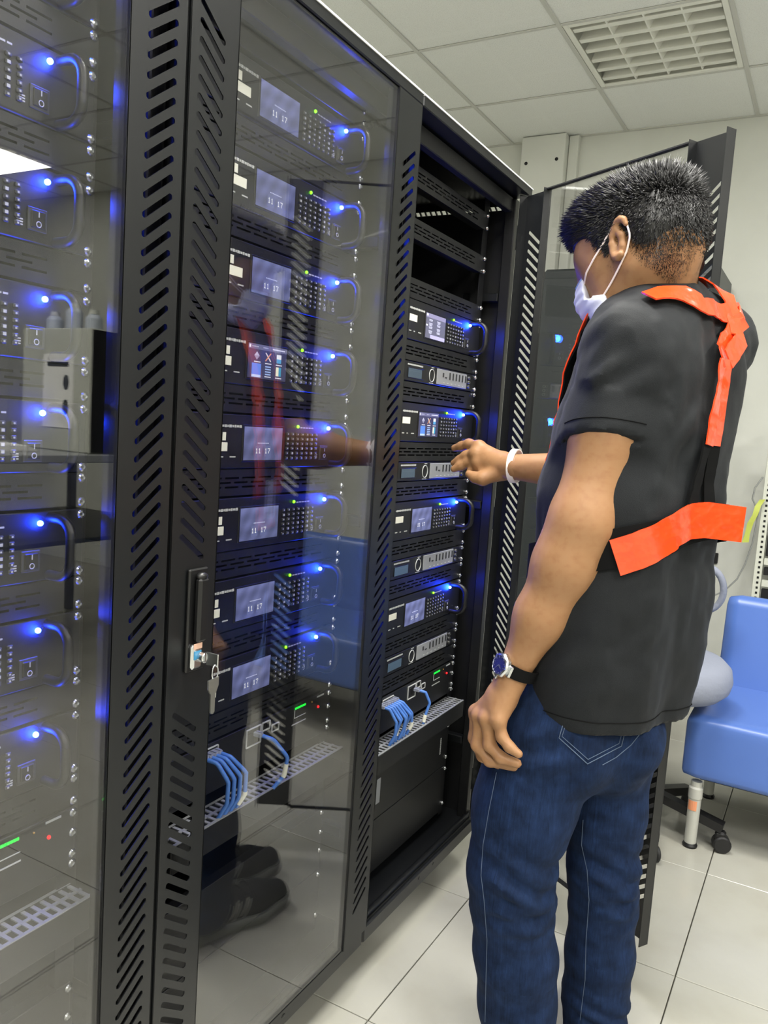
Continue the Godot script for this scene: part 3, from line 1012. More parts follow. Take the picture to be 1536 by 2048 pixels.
func media_unit(k: int, y: float, label: String) -> void:
	# a one-unit player: blue display, oval jog, pale button field, sockets
	var o := thing("media_player", label, "media player", rack_at(k, y), "one-unit media players")
	obj("faceplate", once("md_face", func(g): g.cbox(Vector3(0, 0, 0), Vector3(0.4826, 0.043, 0.004), 0.001)), M.face, o)
	obj("chassis", once("md_body", func(g): g.box(Vector3(0, 0, -0.11), Vector3(0.43, 0.041, 0.215))), M.coat_dark, o)
	obj("display_window", once("md_win", func(g): g.cbox(Vector3(-0.100, -0.0035, 0.002), Vector3(0.078, 0.024, 0.003), 0.001)), M.black, o)
	obj("screen", once("md_lcd", func(g):
		g.face([Vector3(-0.144 + 0.005, -0.0135, 0.0037), Vector3(-0.073, -0.0135, 0.0037), Vector3(-0.073, 0.0065, 0.0037), Vector3(-0.144 + 0.005, 0.0065, 0.0037)], Vector3.ZERO, [Vector2(0, 1), Vector2(1, 1), Vector2(1, 0), Vector2(0, 0)])), M.screen_lcd, o)
	obj("maker_mark", once("md_mark", func(g):
		for i in 13: g.box(Vector3(-0.139 + i * 0.0058, 0.0145, 0.0022), Vector3(0.0044, 0.0032, 0.0006))), M.print, o)
	obj("jog_ring", once("md_jog", func(g):
		var ring := []
		for i in 20: ring.append(Vector3(-0.020 + 0.0135 * cos(TAU * i / 20), -0.001 + 0.0145 * sin(TAU * i / 20), 0.003))
		g.tube(ring, 0.0011, 6, true)
		g.box(Vector3(-0.020, -0.0185, 0.0022), Vector3(0.022, 0.0018, 0.0006)); g.box(Vector3(-0.016, 0.0175, 0.0022), Vector3(0.014, 0.0018, 0.0006))), M.print, o)
	obj("button_field", once("md_field", func(g): g.cbox(Vector3(0.0935, 0, 0.0025), Vector3(0.172, 0.0365, 0.003), 0.0008)), M.face_grey, o)
	obj("button_slots", once("md_slots", func(g):
		for i in 8:
			if i == 1: continue
			g.cbox(Vector3(0.040 + i * 0.0188, 0.0055, 0.0042), Vector3(0.0068, 0.0165 if i else 0.010, 0.001), 0.0)
		g.box(Vector3(0.0555, 0.0005, 0.0042), Vector3(0.010, 0.003, 0.001))), M.key_cap, o)
	obj("button_marks", once("md_marks", func(g):
		for i in 6: g.box(Vector3(0.045 + i * 0.022, -0.0125, 0.0042), Vector3(0.008, 0.002, 0.0006))), M.print, o)
	obj("socket", once("md_sock", func(g):
		for i in 3:
			g.x = Transform3D(Basis(Vector3.RIGHT, PI / 2), Vector3(0.197, 0.011 - i * 0.011, 0.002))
			g.lathe([Vector2(0.0042, 0), Vector2(0.0042, 0.003), Vector2(0.0025, 0.003), Vector2(0.0025, 0.0)], 10)), M.zinc, o)
	screws(o, [0.0155, -0.0155])

func net_unit(k: int, y: float, label: String) -> void:
	# a two-unit network amplifier: port block, bar display, lamps; y is its top edge
	var o := thing("network_unit", label, "network unit", rack_at(k, y), "network units with blue patch leads")
	obj("faceplate", once("nt_face", func(g): g.cbox(Vector3(0, -0.0445, 0), Vector3(0.4826, 0.0875, 0.004), 0.001)), M.face, o)
	obj("chassis", once("nt_body", func(g): g.box(Vector3(0, -0.0445, -0.13), Vector3(0.43, 0.084, 0.255))), M.coat_dark, o)
	for b in [[-0.005, -0.024, 0.040, 0.032], [0.030, -0.015, 0.022, 0.015], [0.058, -0.026, 0.020, 0.013], [-0.125, -0.016, 0.050, 0.016]]:
		var f := obj("port_frame", once("nt_port%d" % int(b[0] * 1000), func(g):
			for s in [-1, 1]:
				g.box(Vector3(b[0] + s * b[2] / 2, b[1], 0.003), Vector3(0.0016, b[3], 0.003)); g.box(Vector3(b[0], b[1] + s * b[3] / 2, 0.003), Vector3(b[2], 0.0016, 0.003))), M.print, o)
		obj("port", once("nt_hole%d" % int(b[0] * 1000), func(g):
			var n := 2 if b[2] < 0.045 else 4
			for i in n: g.cbox(Vector3(b[0] - b[2] / 2 + b[2] * (i + 0.5) / n, b[1] - 0.001, 0.0026), Vector3(b[2] / n * 0.7, b[3] * 0.55, 0.0016), 0.0006)), M.black, f)
	obj("level_bar", once("nt_bar", func(g):
		for i in 8: g.box(Vector3(0.122 + i * 0.0044, -0.0095, 0.0026), Vector3(0.0036, 0.0034, 0.001))), M.led_bar, o)
	obj("display_frame", once("nt_win", func(g):
		g.box(Vector3(0.1195, -0.020, 0.0024), Vector3(0.0012, 0.016, 0.0008)); g.box(Vector3(0.138, -0.028, 0.0024), Vector3(0.038, 0.0012, 0.0008)); g.box(Vector3(0.135, -0.040, 0.0024), Vector3(0.046, 0.002, 0.0008)); g.box(Vector3(0.206, 0.0 - 0.006, 0.0024), Vector3(0.024, 0.003, 0.0008))), M.print, o)
	obj("fault_lamp", once("led_small", func(g): pass), M.led_red, o).position = Vector3(0.199, -0.027, 0.003)
	obj("level_lamp", once("led_tiny", func(g): g.ball(Vector3.ZERO, Vector3.ONE * 0.0018, 5, 6)), M.brass, o).position = Vector3(0.176, -0.011, 0.003)
	screws(o, [-0.008, -0.036, -0.066, -0.080])

func cable_tray(k: int, y: float, label: String) -> void:
	# a shelf with a comb of slots on top and a plain front; y is its top
	var o := thing("cable_tray", label, "cable tray", rack_at(k, y), "slotted cable trays")
	obj("front_plate", once("tr_front", func(g): g.cbox(Vector3(0, -0.0225, 0.040), Vector3(0.4826, 0.045, 0.003), 0.001)), M.face, o)
	obj("comb", once("tr_comb", func(g):
		for z in [-0.006, 0.0175, 0.0385]: g.box(Vector3(0, 0, z), Vector3(0.4826, 0.002, 0.005))
		for i in 34:
			for z in [0.006, 0.028]: g.box(Vector3(-0.236 + i * 0.0143, 0, z), Vector3(0.0055, 0.002, 0.019))), M.face_grey, o)
	obj("back_plate", once("tr_back", func(g): g.box(Vector3(0, -0.022, -0.002), Vector3(0.4826, 0.046, 0.002))), M.face, o)
	for s in [-1, 1]:
		obj("end_plate", once("tr_end", func(g): g.box(Vector3(0, -0.022, 0.019), Vector3(0.002, 0.042, 0.042))), M.face, o).position.x = 0.2405 * s
	screws(o, [-0.012, -0.036])

func blank(k: int, y0: float, y1: float, label: String, ys: Array) -> void:
	var o := thing("blank_panel", label, "blank panel", rack_at(k, y0), "plain black blank panels")
	obj("plate", once("blank%d" % int((y0 - y1) * 1000), func(g): g.cbox(Vector3(0, (y1 - y0) / 2, 0), Vector3(0.4826, y0 - y1 - 0.002, 0.003), 0.001)), M.face, o)
	obj("fold", once("blank_fold", func(g): g.box(Vector3(0, -0.0025, -0.010), Vector3(0.44, 0.002, 0.018))), M.face, o)
	screws(o, ys)

func rk(k: int, u: float, y: float, out: float) -> Vector3:
	return Vector3(PANEL + out, y, RACK[k] - u)

func lead(k: int, pts: Array, label: String, sleeve: float) -> void:
	# a blue patch lead: smooth curve through the points, plug at its start, white sleeve part of the way down
	var cv := Curve3D.new()
	for i in pts.size():
		var tan: Vector3 = (pts[min(i + 1, pts.size() - 1)] - pts[max(i - 1, 0)]) / 6.0
		cv.add_point(pts[i], -tan, tan)
	var o := thing("patch_lead", label, "cable", Transform3D(Basis(), pts[0]), "blue patch leads")
	var path := []
	var L := cv.get_baked_length()
	for i in 25: path.append(cv.sample_baked(L * i / 24.0) - pts[0])
	var g := Geo.new()
	g.tube(path, 0.0036, 8)
	obj("cord", g, M.cable_blue, o)
	g = Geo.new()
	g.x = Transform3D(RB, Vector3.ZERO)
	g.cbox(Vector3(0, 0, 0.004), Vector3(0.010, 0.008, 0.016), 0.001)
	g.cbox(Vector3(0, 0.005, 0.006), Vector3(0.004, 0.002, 0.012), 0.0)
	obj("plug", g, M.plug, o)
	if sleeve > 0.0:
		var sl := []
		for i in 6: sl.append(cv.sample_baked(L * (sleeve + 0.03 * i)) - pts[0])
		g = Geo.new()
		g.tube(sl, 0.0047, 8)
		obj("label_sleeve", g, M.sticker, o)

func cabinets() -> void:
	cabinet(0, "black server cabinet with closed glass door and no key", false)
	cabinet(1, "black server cabinet with closed glass door and a key in its lock", false)
	cabinet(2, "black server cabinet whose glass door stands wide open", true)
	var step := 0.1346
	for k in 2:
		for i in 8:
			var y := 1.7225 - step * i
			var what: String = "fourth" if i == 3 else NTH[i]
			av_unit(k, y, "%s rack controller %s %s" % [what, "showing icons" if k == 1 and i == 3 else "showing a clock", HOME[k]], "menu" if k == 1 and i == 3 else "clock", i < 3)
			vent(k, y - 0.0955, "slotted vent panel under the %s controller %s" % [what, HOME[k]])
		net_unit(k, 0.660, "network unit with green bar " + HOME[k])
		cable_tray(k, 0.545, "slotted cable tray " + HOME[k])
		blank(k, 0.405, 0.272, "upper plain black blank panel " + HOME[k], [-0.008, -0.05, -0.09])
		blank(k, 0.272, 0.139, "lower plain black blank panel " + HOME[k], [-0.010, -0.10])
		blank(k, 1.790, 1.745, "narrow plain blank panel above the controllers " + HOME[k], [-0.012, -0.032])
	step = 0.2243
	for i in 4:
		var y := 1.461 - step * i
		av_unit(2, y, "%s rack controller %s %s" % [["top", "second", "third", "lowest"][i], ["showing a list", "showing icons", "showing a clock", "showing a clock"][i], HOME[2]], ["list", "menu", "clock", "clock"][i], false)
		vent(2, y - 0.0955, "slotted vent panel under the %s controller %s" % [["top", "second", "third", "lowest"][i], HOME[2]])
		media_unit(2, y - 0.1405, "%s media player with pale button field %s" % [["top", "second", "third", "lowest"][i], HOME[2]])
		vent(2, y - 0.1855, "slotted vent panel under the %s media player %s" % [["top", "second", "third", "lowest"][i], HOME[2]])
	vent(2, 1.4985, "slotted vent panel just above the top controller " + HOME[2])
	vent(2, 1.6225, "slotted vent panel with empty space around it " + HOME[2])
	vent(2, 1.7300, "highest slotted vent panel " + HOME[2])
	net_unit(2, 0.578, "network unit with green bar " + HOME[2])
	cable_tray(2, 0.473, "slotted cable tray full of blue leads " + HOME[2])
	blank(2, 0.415, 0.282, "upper plain black blank panel " + HOME[2], [-0.02, -0.11])
	blank(2, 0.282, 0.150, "lower plain black blank panel " + HOME[2], [-0.010, -0.11])
	# the white lettering plate and the grey label on the upper blank panel of the open cabinet
	var o := thing("label_plate", "grey label stuck on a blank panel in the open cabinet", "label", rack_at(2, 0.35))
	var g := Geo.new()
	g.cbox(Vector3(-0.142, 0.0, 0.0022), Vector3(0.018, 0.060, 0.0008), 0.0)
	obj("paper", g, M.face_grey, o)
	g = Geo.new()
	for i in 9: g.box(Vector3(0.198, 0.018 - i * 0.0052, 0.0022), Vector3(0.005 + 0.001 * (i % 2), 0.0038, 0.0006))
	obj("lettering", g, M.print, o)
	# leads
	for k in 2:
		var us := [-0.142, -0.131, -0.120, -0.109]
		for i in 4:
			var u: float = us[i]
			lead(k, [rk(k, u, 0.644, 0.006), rk(k, u + 0.006, 0.640, 0.034), rk(k, u + 0.016 + 0.004 * i, 0.610, 0.050), rk(k, u + 0.020 + 0.004 * i, 0.570, 0.046), rk(k, u + 0.012 + 0.003 * i, 0.535, 0.030), rk(k, u + 0.008, 0.522, 0.024)], "%s blue patch lead from the port row %s" % [["first", "second", "third", "fourth"][i], HOME[k]], 0.62 if i == 3 else 0.0)
		lead(k, [rk(k, 0.0, 0.640, 0.006), rk(k, 0.010, 0.634, 0.036), rk(k, 0.030, 0.600, 0.054), rk(k, 0.028, 0.565, 0.050), rk(k, 0.006, 0.535, 0.034), rk(k, -0.004, 0.522, 0.026)], "single blue patch lead from the framed ports " + HOME[k], 0.52)
	for i in 7:
		var u := -0.165 + 0.0105 * i
		lead(2, [rk(2, u, 0.562, 0.006), rk(2, u + 0.004, 0.558, 0.028), rk(2, u + 0.010 + 0.0022 * i, 0.530, 0.044 + 0.004 * (i % 2)), rk(2, u + 0.012 + 0.003 * i, 0.500, 0.042 - 0.005 * (i % 3)), rk(2, u + 0.010 + 0.003 * i, 0.472, 0.030), rk(2, u + 0.009 + 0.003 * i, 0.455, 0.028)], "%s blue patch lead bunched over the tray %s" % [["first", "second", "third", "fourth", "fifth", "sixth", "seventh"][i], HOME[2]], 0.60 if i == 6 or i == 2 else 0.0)
	lead(2, [rk(2, 0.010, 0.556, 0.006), rk(2, 0.018, 0.552, 0.030), rk(2, 0.026, 0.525, 0.040), rk(2, 0.020, 0.490, 0.032), rk(2, 0.018, 0.458, 0.028)], "single blue patch lead from the framed ports " + HOME[2], 0.70)
	# the key in the lock, with a second key hanging from its ring
	var kx := 0.0
	var kz: float = BAY[1] - 0.313 + DW - 0.048
	o = thing("door_key", "silver keys hanging from the lock of the middle cabinet", "key", Transform3D(RB, Vector3(0.012, 0.858, kz)))
	g = Geo.new()
	g.x = Transform3D(Basis(Vector3.RIGHT, PI / 2), Vector3(0.004, 0, 0))
	g.lathe([Vector2(0.0075, 0.0), Vector2(0.0075, 0.011), Vector2(0.006, 0.012), Vector2(0.0, 0.012)], 14)
	obj("cylinder", g, M.steel, o)
	g = Geo.new()
	g.cbox(Vector3(0.004, 0.0, 0.024), Vector3(0.0022, 0.019, 0.022), 0.0008)
	obj("key_bow", g, M.steel, o)
	g = Geo.new()
	var ring := []
	for i in 16: ring.append(Vector3(0.004 + 0.006 * cos(TAU * i / 16.0), -0.017 + 0.011 * sin(TAU * i / 16.0), 0.030))
	g.tube(ring, 0.0011, 6, true)
	obj("ring", g, M.steel, o)
	g = Geo.new()
	g.prism([Vector2(-0.010, -0.026), Vector2(0.011, -0.024), Vector2(0.011, -0.036), Vector2(0.006, -0.046), Vector2(-0.005, -0.046), Vector2(-0.010, -0.038)], 0.029, 0.0315)
	g.prism([Vector2(-0.004, -0.045), Vector2(0.005, -0.045), Vector2(0.005, -0.073), Vector2(0.002, -0.076), Vector2(-0.003, -0.074)], 0.029, 0.0312)
	obj("hanging_key", g, M.zinc, o)

# ------------------------------------------------------------------ furniture and things round the room
func cushion(g: Geo, c: Vector3, s: Vector3, r: float) -> void:
	# an upholstered block: rounded box, smooth all over
	var h := s / 2
	var N := 10
	var b := g.v.size()
	var grid := func(ax: int, sg: float):
		var b0 := g.v.size()
		for i in N + 1:
			for j in N + 1:
				var p := Vector3.ZERO
				var u := -1.0 + 2.0 * i / N
				var w := -1.0 + 2.0 * j / N
				# more samples near the edges
				u = signf(u) * (1.0 - pow(1.0 - absf(u), 1.7)); w = signf(w) * (1.0 - pow(1.0 - absf(w), 1.7))
				p[ax] = sg
				p[(ax + 1) % 3] = u
				p[(ax + 2) % 3] = w
				var q := p * h
				var core := q.clamp(-h + Vector3.ONE * r, h - Vector3.ONE * r)
				var d := (q - core)
				var nn := d.normalized()
				g.v.append(g.x * (c + core + nn * r)); g.n.append((g.x.basis * nn).normalized()); g.t.append(Vector2(u, w))
		for i in N:
			for j in N:
				var k := b0 + i * (N + 1) + j
				g.ix.append_array(PackedInt32Array([k, k + 1, k + N + 2, k, k + N + 2, k + N + 1]))
	for ax in 3:
		for sg in [-1.0, 1.0]: grid.call(ax, sg)

func furniture() -> void:
	# low blue bench sofa, facing the camera's end of the room
	var o := thing("sofa", "low blue vinyl bench sofa with white legs by the far wall", "sofa", Transform3D(Basis(), Vector3(0.46, 0, -1.05)))
	var g := Geo.new()
	cushion(g, Vector3(0.675, 0.312, -0.24), Vector3(1.35, 0.188, 0.48), 0.022)
	obj("seat", g, M.vinyl_blue, o)
	g = Geo.new()
	g.x = Transform3D(Basis(Vector3.RIGHT, deg_to_rad(-9)), Vector3(0.69, 0.40, -0.43))
	cushion(g, Vector3(0, 0.13, -0.045), Vector3(1.32, 0.36, 0.10), 0.030)
	obj("backrest", g, M.vinyl_blue, o)
	g = Geo.new()
	g.box(Vector3(0.675, 0.21, -0.26), Vector3(1.25, 0.02, 0.40))
	obj("underframe", g, M.plastic_black, o)
	g = Geo.new()
	g.cbox(Vector3(0.675, 0.125, -0.50), Vector3(1.33, 0.19, 0.016), 0.003)
	obj("added_shade_board", g, M.plastic_black, o)  # unseen board, added to deepen the shadow under the seat
	for p in [Vector3(0.045, 0, -0.03), Vector3(1.30, 0, -0.03), Vector3(0.045, 0, -0.43), Vector3(1.30, 0, -0.43)]:
		g = Geo.new()
		g.lathe([Vector2(0.0, 0.012), Vector2(0.017, 0.012), Vector2(0.0185, 0.15), Vector2(0.0205, 0.155), Vector2(0.0205, 0.185), Vector2(0.016, 0.19), Vector2(0.016, 0.205), Vector2(0, 0.205)], 18)
		var leg := obj("leg", g, M.leg_paint, o)
		leg.position = p
		g = Geo.new()
		g.lathe([Vector2(0.0, 0.0), Vector2(0.021, 0.0), Vector2(0.022, 0.006), Vector2(0.018, 0.013), Vector2(0, 0.013)], 18)
		obj("foot_cap", g, M.plastic_black, leg)
		if p.x < 0.1 and p.z > -0.1:
			g = Geo.new()
			for k in 5:
				var a := -0.9 + 0.28 * k
				g.face([Vector3(0.0192 * sin(a), 0.118, 0.0192 * cos(a)), Vector3(0.0192 * sin(a + 0.28), 0.118, 0.0192 * cos(a + 0.28)), Vector3(0.0195 * sin(a + 0.28), 0.148, 0.0195 * cos(a + 0.28)), Vector3(0.0195 * sin(a), 0.148, 0.0195 * cos(a))], Vector3(0, 0.13, 0))
			obj("sticker", g, M.leg_sticker, leg)
	# office chair pushed against the end of the sofa
	o = thing("office_chair", "grey padded office chair on a black star base beside the sofa", "chair", Transform3D(Basis(), Vector3(0.375, 0, -1.12)))
	g = Geo.new()
	g.lathe([Vector2(0, 0.445), Vector2(0.10, 0.443), Vector2(0.165, 0.452), Vector2(0.188, 0.475), Vector2(0.195, 0.505), Vector2(0.188, 0.540), Vector2(0.165, 0.562), Vector2(0.11, 0.572), Vector2(0.0, 0.570)], 40, true)
	obj("seat", g, M.seat_grey, o)
	g = Geo.new()
	g.lathe([Vector2(0, 0.10), Vector2(0.030, 0.10), Vector2(0.030, 0.27), Vector2(0.018, 0.28), Vector2(0.018, 0.43), Vector2(0.09, 0.436), Vector2(0.09, 0.446), Vector2(0, 0.446)], 18)
	obj("column", g, M.plastic_black, o)
	for k in 5:
		var a := deg_to_rad(-5.0 + 72.0 * k)
		g = Geo.new()
		var d := Vector3(cos(a), 0, -sin(a))
		g.bar(Vector3(0, 0.115, 0) + d * 0.02, Vector3(0, 0.075, 0) + d * 0.215, 0.034, 0.026)
		var arm := obj("base_arm", g, M.plastic_black, o)
		g = Geo.new()
		for s in [-1, 1]:
			g.x = Transform3D(Basis(Vector3.UP, a + 0.4) * Basis(Vector3.RIGHT, PI / 2), d * 0.215 + Vector3(0, 0.026, 0) + Basis(Vector3.UP, a + 0.4) * Vector3(0, 0, 0.012 * s))
			g.lathe([Vector2(0, -0.007), Vector2(0.022, -0.007), Vector2(0.026, -0.003), Vector2(0.026, 0.003), Vector2(0.022, 0.007), Vector2(0, 0.007)], 18)
		g.x = Transform3D()
		g.cbox(d * 0.21 + Vector3(0, 0.050, 0), Vector3(0.03, 0.028, 0.03), 0.006)
		obj("castor", g, M.rubber, arm)
	g = Geo.new()
	var loop := []
	for i in 15:
		var a2 := -PI / 2 + PI * i / 14.0
		loop.append(Vector3(0.060 + 0.055 * cos(a2), 0.735 + 0.075 * sin(a2) * 1.0, -0.26 + 0.02 * sin(a2)))
	loop.push_front(Vector3(-0.06, 0.60, -0.22))
	loop.push_front(Vector3(-0.10, 0.50, -0.18))
	loop.append(Vector3(-0.02, 0.82, -0.23))
	g.tube(loop, 0.011, 8)
	obj("armrest", g, M.seat_grey, o)
	# dark steel cabinet against the far wall, seen through the open door
	o = thing("storage_cabinet", "dark grey steel storage cabinet against the far wall", "cabinet", Transform3D(Basis(), Vector3(-0.1425, 0, -2.52)))
	g = Geo.new()
	g.cbox(Vector3(0, 0.9875, 0), Vector3(0.775, 1.975, 0.44), 0.012)
	obj("body", g, M.steel_grey, o)
	for s in [-1, 1]:
		g = Geo.new()
		g.cbox(Vector3(0.1915 * s, 0.98, 0.228), Vector3(0.375, 1.90, 0.016), 0.004)
		var dr := obj("door", g, M.steel_grey, o)
		g = Geo.new()
		g.cbox(Vector3(0.05 * s, 1.0, 0.243), Vector3(0.016, 0.12, 0.016), 0.004)
		obj("handle", g, M.zinc, dr)
	# small black wall box
	o = thing("wall_socket", "small black socket box on the cream far wall", "socket", Transform3D(Basis(), Vector3(0.294, 0.66, BACK)))
	g = Geo.new()
	g.cbox(Vector3(0, 0, 0.008), Vector3(0.040, 0.052, 0.016), 0.003)
	obj("box", g, M.plastic_black, o)
	g = Geo.new()
	g.cbox(Vector3(0.002, 0, 0.0165), Vector3(0.016, 0.020, 0.003), 0.001)
	obj("outlet", g, M.black, o)
	# open-frame wall rack with patch panels
	o = thing("open_rack", "white open-frame rack with black panels behind the sofa", "rack", Transform3D(Basis(), Vector3(0.50, 0, -2.60)))
	g = Geo.new()
	g.cbox(Vector3(0.009, 0.66, 0), Vector3(0.034, 1.32, 0.05), 0.002)
	obj("upright", g, M.frame_white, o)
	g = Geo.new()
	g.cbox(Vector3(0.52, 0.66, 0), Vector3(0.034, 1.32, 0.05), 0.002)
	obj("upright", g, M.frame_white, o)
	g = Geo.new()
	for i in 52: g.box(Vector3(0.012, 0.06 + i * 0.0235, 0.0255), Vector3(0.009, 0.010, 0.002))
	obj("hole_row", g, M.black, o)
	for p in [[0.53, 0.085], [0.655, 0.035], [0.79, 0.13], [0.93, 0.045], [1.02, 0.06], [1.15, 0.09]]:
		g = Geo.new()
		g.cbox(Vector3(0.264, p[0], 0.004), Vector3(0.465, p[1], 0.03), 0.002)
		obj("rack_panel", g, M.plastic_black, o)
	for yy in [0.60, 0.70, 0.885, 0.975, 1.07]:
		g = Geo.new()
		g.cbox(Vector3(0.264, yy, 0.014), Vector3(0.47, 0.030, 0.03), 0.002)
		obj("shelf_bar", g, M.frame_white, o)
	g = Geo.new()
	g.cbox(Vector3(0.264, 0.012, 0), Vector3(0.54, 0.024, 0.30), 0.002)
	obj("base", g, M.frame_white, o)
	o = thing("loose_cable", "thin grey cable hanging in a curve from the open rack", "cable", Transform3D(Basis(), Vector3(0.485, 1.08, -2.565)))
	g = Geo.new()
	g.tube([Vector3(0.0, 0, 0.01), Vector3(-0.025, -0.05, 0.03), Vector3(-0.03, -0.10, 0.03), Vector3(0.0, -0.16, 0.015), Vector3(-0.01, -0.30, 0.012), Vector3(-0.03, -0.40, 0.02), Vector3(-0.055, -0.47, 0.03), Vector3(-0.10, -0.53, 0.05), Vector3(-0.16, -0.57, 0.06), Vector3(-0.2, -0.62, 0.07), Vector3(-0.22, -1.06, 0.08)], 0.0035, 6)
	obj("cord", g, M.cable_grey, o)
	o = thing("yellow_cable_tie", "crumpled yellow-green marker tape tied to the open rack", "tape", Transform3D(Basis(), Vector3(0.480, 0.93, -2.56)))
	g = Geo.new()
	var tp := [Vector3(0.015, 0.05, 0.0), Vector3(0.0, 0.02, 0.02), Vector3(-0.006, -0.02, 0.022), Vector3(-0.022, -0.06, 0.02), Vector3(-0.030, -0.11, 0.018), Vector3(-0.034, -0.15, 0.016)]
	var outs := []
	var wid := []
	for i in tp.size():
		outs.append(Vector3(0.2 * sin(i * 2.0), 0, 1).normalized()); wid.append(Vector3(0.012 + 0.003 * sin(i * 3.0), 0.002, 0.004 * cos(i * 2.0)))
	g.band(tp, outs, wid, 0.003)
	obj("strip", g, M.tape_yellow, o)
	# beyond the frame, mirrored in the door glass: a work counter with an instrument box, bottles and papers
	o = thing("work_counter", "grey work counter with steel legs facing the cabinets", "counter", Transform3D(Basis(), Vector3(2.58, 0, -1.15)))
	g = Geo.new()
	g.cbox(Vector3(0, 0.965, 0), Vector3(1.05, 0.035, 1.30), 0.004)
	obj("worktop", g, M.table_top, o)
	for sx in [-1, 1]:
		for sz in [-1, 1]:
			g = Geo.new()
			g.cbox(Vector3(0.48 * sx, 0.474, 0.60 * sz), Vector3(0.04, 0.947, 0.04), 0.003)
			obj("leg", g, M.steel_grey, o)
	g = Geo.new()
	g.cbox(Vector3(0, 0.60, 0), Vector3(0.98, 0.02, 1.20), 0.003)
	obj("shelf", g, M.steel_grey, o)
	o = thing("instrument_box", "pale grey instrument box standing on the work counter", "instrument", Transform3D(Basis(), Vector3(2.34, 0.9825, -1.25)))
	g = Geo.new()
	g.cbox(Vector3(0, 0.275, 0), Vector3(0.46, 0.55, 0.40), 0.006)
	obj("case", g, M.box_grey, o)
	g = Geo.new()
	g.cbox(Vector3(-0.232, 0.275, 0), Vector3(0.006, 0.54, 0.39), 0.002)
	obj("shaded_side", g, M.plastic_black, o)  # flank turned from the light, its shade painted as a black sheet
	g = Geo.new()
	g.cbox(Vector3(-0.02, 0.27, 0.201), Vector3(0.20, 0.33, 0.004), 0.001)
	obj("front_label", g, M.paper, o)
	g = Geo.new()
	g.box(Vector3(-0.02, 0.39, 0.204), Vector3(0.14, 0.02, 0.002))
	for q in [0.31, 0.20]: g.ball(Vector3(-0.075, q, 0.204), Vector3(0.02, 0.035, 0.003), 6, 12)
	obj("label_print", g, M.steel_grey, o)
	for i in 3:
		o = thing("bottle", "small pale bottle standing on the instrument box, %s from the counter edge" % ["first", "second", "third"][i], "bottle", Transform3D(Basis(), Vector3(2.19 + 0.13 * i, 1.5325, -1.13)), "bottles on the instrument box")
		g = Geo.new()
		var hh: float = [0.05, 0.08, 0.045][i]
		g.lathe([Vector2(0, 0), Vector2(0.036, 0), Vector2(0.038, 0.005), Vector2(0.038, hh), Vector2(0.030, hh + 0.012), Vector2(0.018, hh + 0.02), Vector2(0.018, hh + 0.03), Vector2(0, hh + 0.03)], 20)
		obj("jar", g, M.bottle, o)
		g = Geo.new()
		g.lathe([Vector2(0.0205, hh + 0.02), Vector2(0.0205, hh + 0.037), Vector2(0, hh + 0.038)], 16)
		obj("cap", g, M.frame_white, o)
	o = thing("paper_stack", "stack of white papers on the work counter", "papers", Transform3D(Basis(Vector3.UP, 0.1), Vector3(2.40, 0.9825, -0.80)))
	for i in 4:
		g = Geo.new()
		g.x = Transform3D(Basis(Vector3.UP, 0.06 * i), Vector3(0.01 * i, 0.003 + 0.006 * i, 0))
		g.box(Vector3.ZERO, Vector3(0.30, 0.0055, 0.21))
		obj("sheaf", g, M.paper, o)
	for i in 3:
		o = thing("tall_cabinet", "tall black cabinet by the wall facing the racks, %s from the far wall" % ["first", "second", "third"][i], "cabinet", Transform3D(Basis(), Vector3(4.78, 0, -1.35 + 0.82 * i)), "tall black cabinets across the room")
		g = Geo.new()
		g.cbox(Vector3(0, 1.0, 0), Vector3(0.60, 2.0, 0.80), 0.01)
		obj("body", g, M.coat_dark, o)
		g = Geo.new()
		g.cbox(Vector3(-0.308, 1.0, 0), Vector3(0.014, 1.92, 0.76), 0.004)
		var dd := obj("door", g, M.coat_dark, o)
		g = Geo.new()
		g.cbox(Vector3(-0.322, 1.0, 0.30), Vector3(0.014, 0.14, 0.02), 0.004)
		obj("handle", g, M.zinc, dd)

# ------------------------------------------------------------------ the technician
const FWD := Vector3(-0.9425, 0, -0.3342)     # where the chest points
const HS := 0.945        # size of the head
const RGT := Vector3(0.3342, 0, -0.9425)      # towards the right shoulder
var shirt_f: Field
var jeans_f: Field

func ripple(p: Vector3, c: Vector3, r: float, axis: Vector3, period: float, amp: float, bend := 0.0) -> float:
	# a bundle of folds round the point c: waves along the axis that die away with distance
	var w := p - c
	var e := w.length() / r
	if e > 1.0: return 0.0
	var ph := w.dot(axis) / period * TAU + bend * w.cross(axis).length() / r
	return amp * (0.55 + 0.9 * sin(31.0 * w.x + 23.0 * w.z + 17.0 * w.y)) * sin(ph + 1.3 * sin(26.0 * w.x - 19.0 * w.z)) * (1.0 - e) * (1.0 - e) * (1.0 + 2.0 * e)

func torso_levels() -> Array:
	# [centre, half spread to the sides, radius]
	return [[at(1216, 1425, 1.412), 0.052, 0.104], [at(1226, 1300, 1.402), 0.056, 0.108], [at(1240, 1180, 1.392), 0.056, 0.110], [at(1262, 1000, 1.376), 0.056, 0.112], [at(1296, 850, 1.364), 0.056, 0.106], [at(1322, 730, 1.356), 0.058, 0.094], [at(1330, 680, 1.352), 0.060, 0.078]]

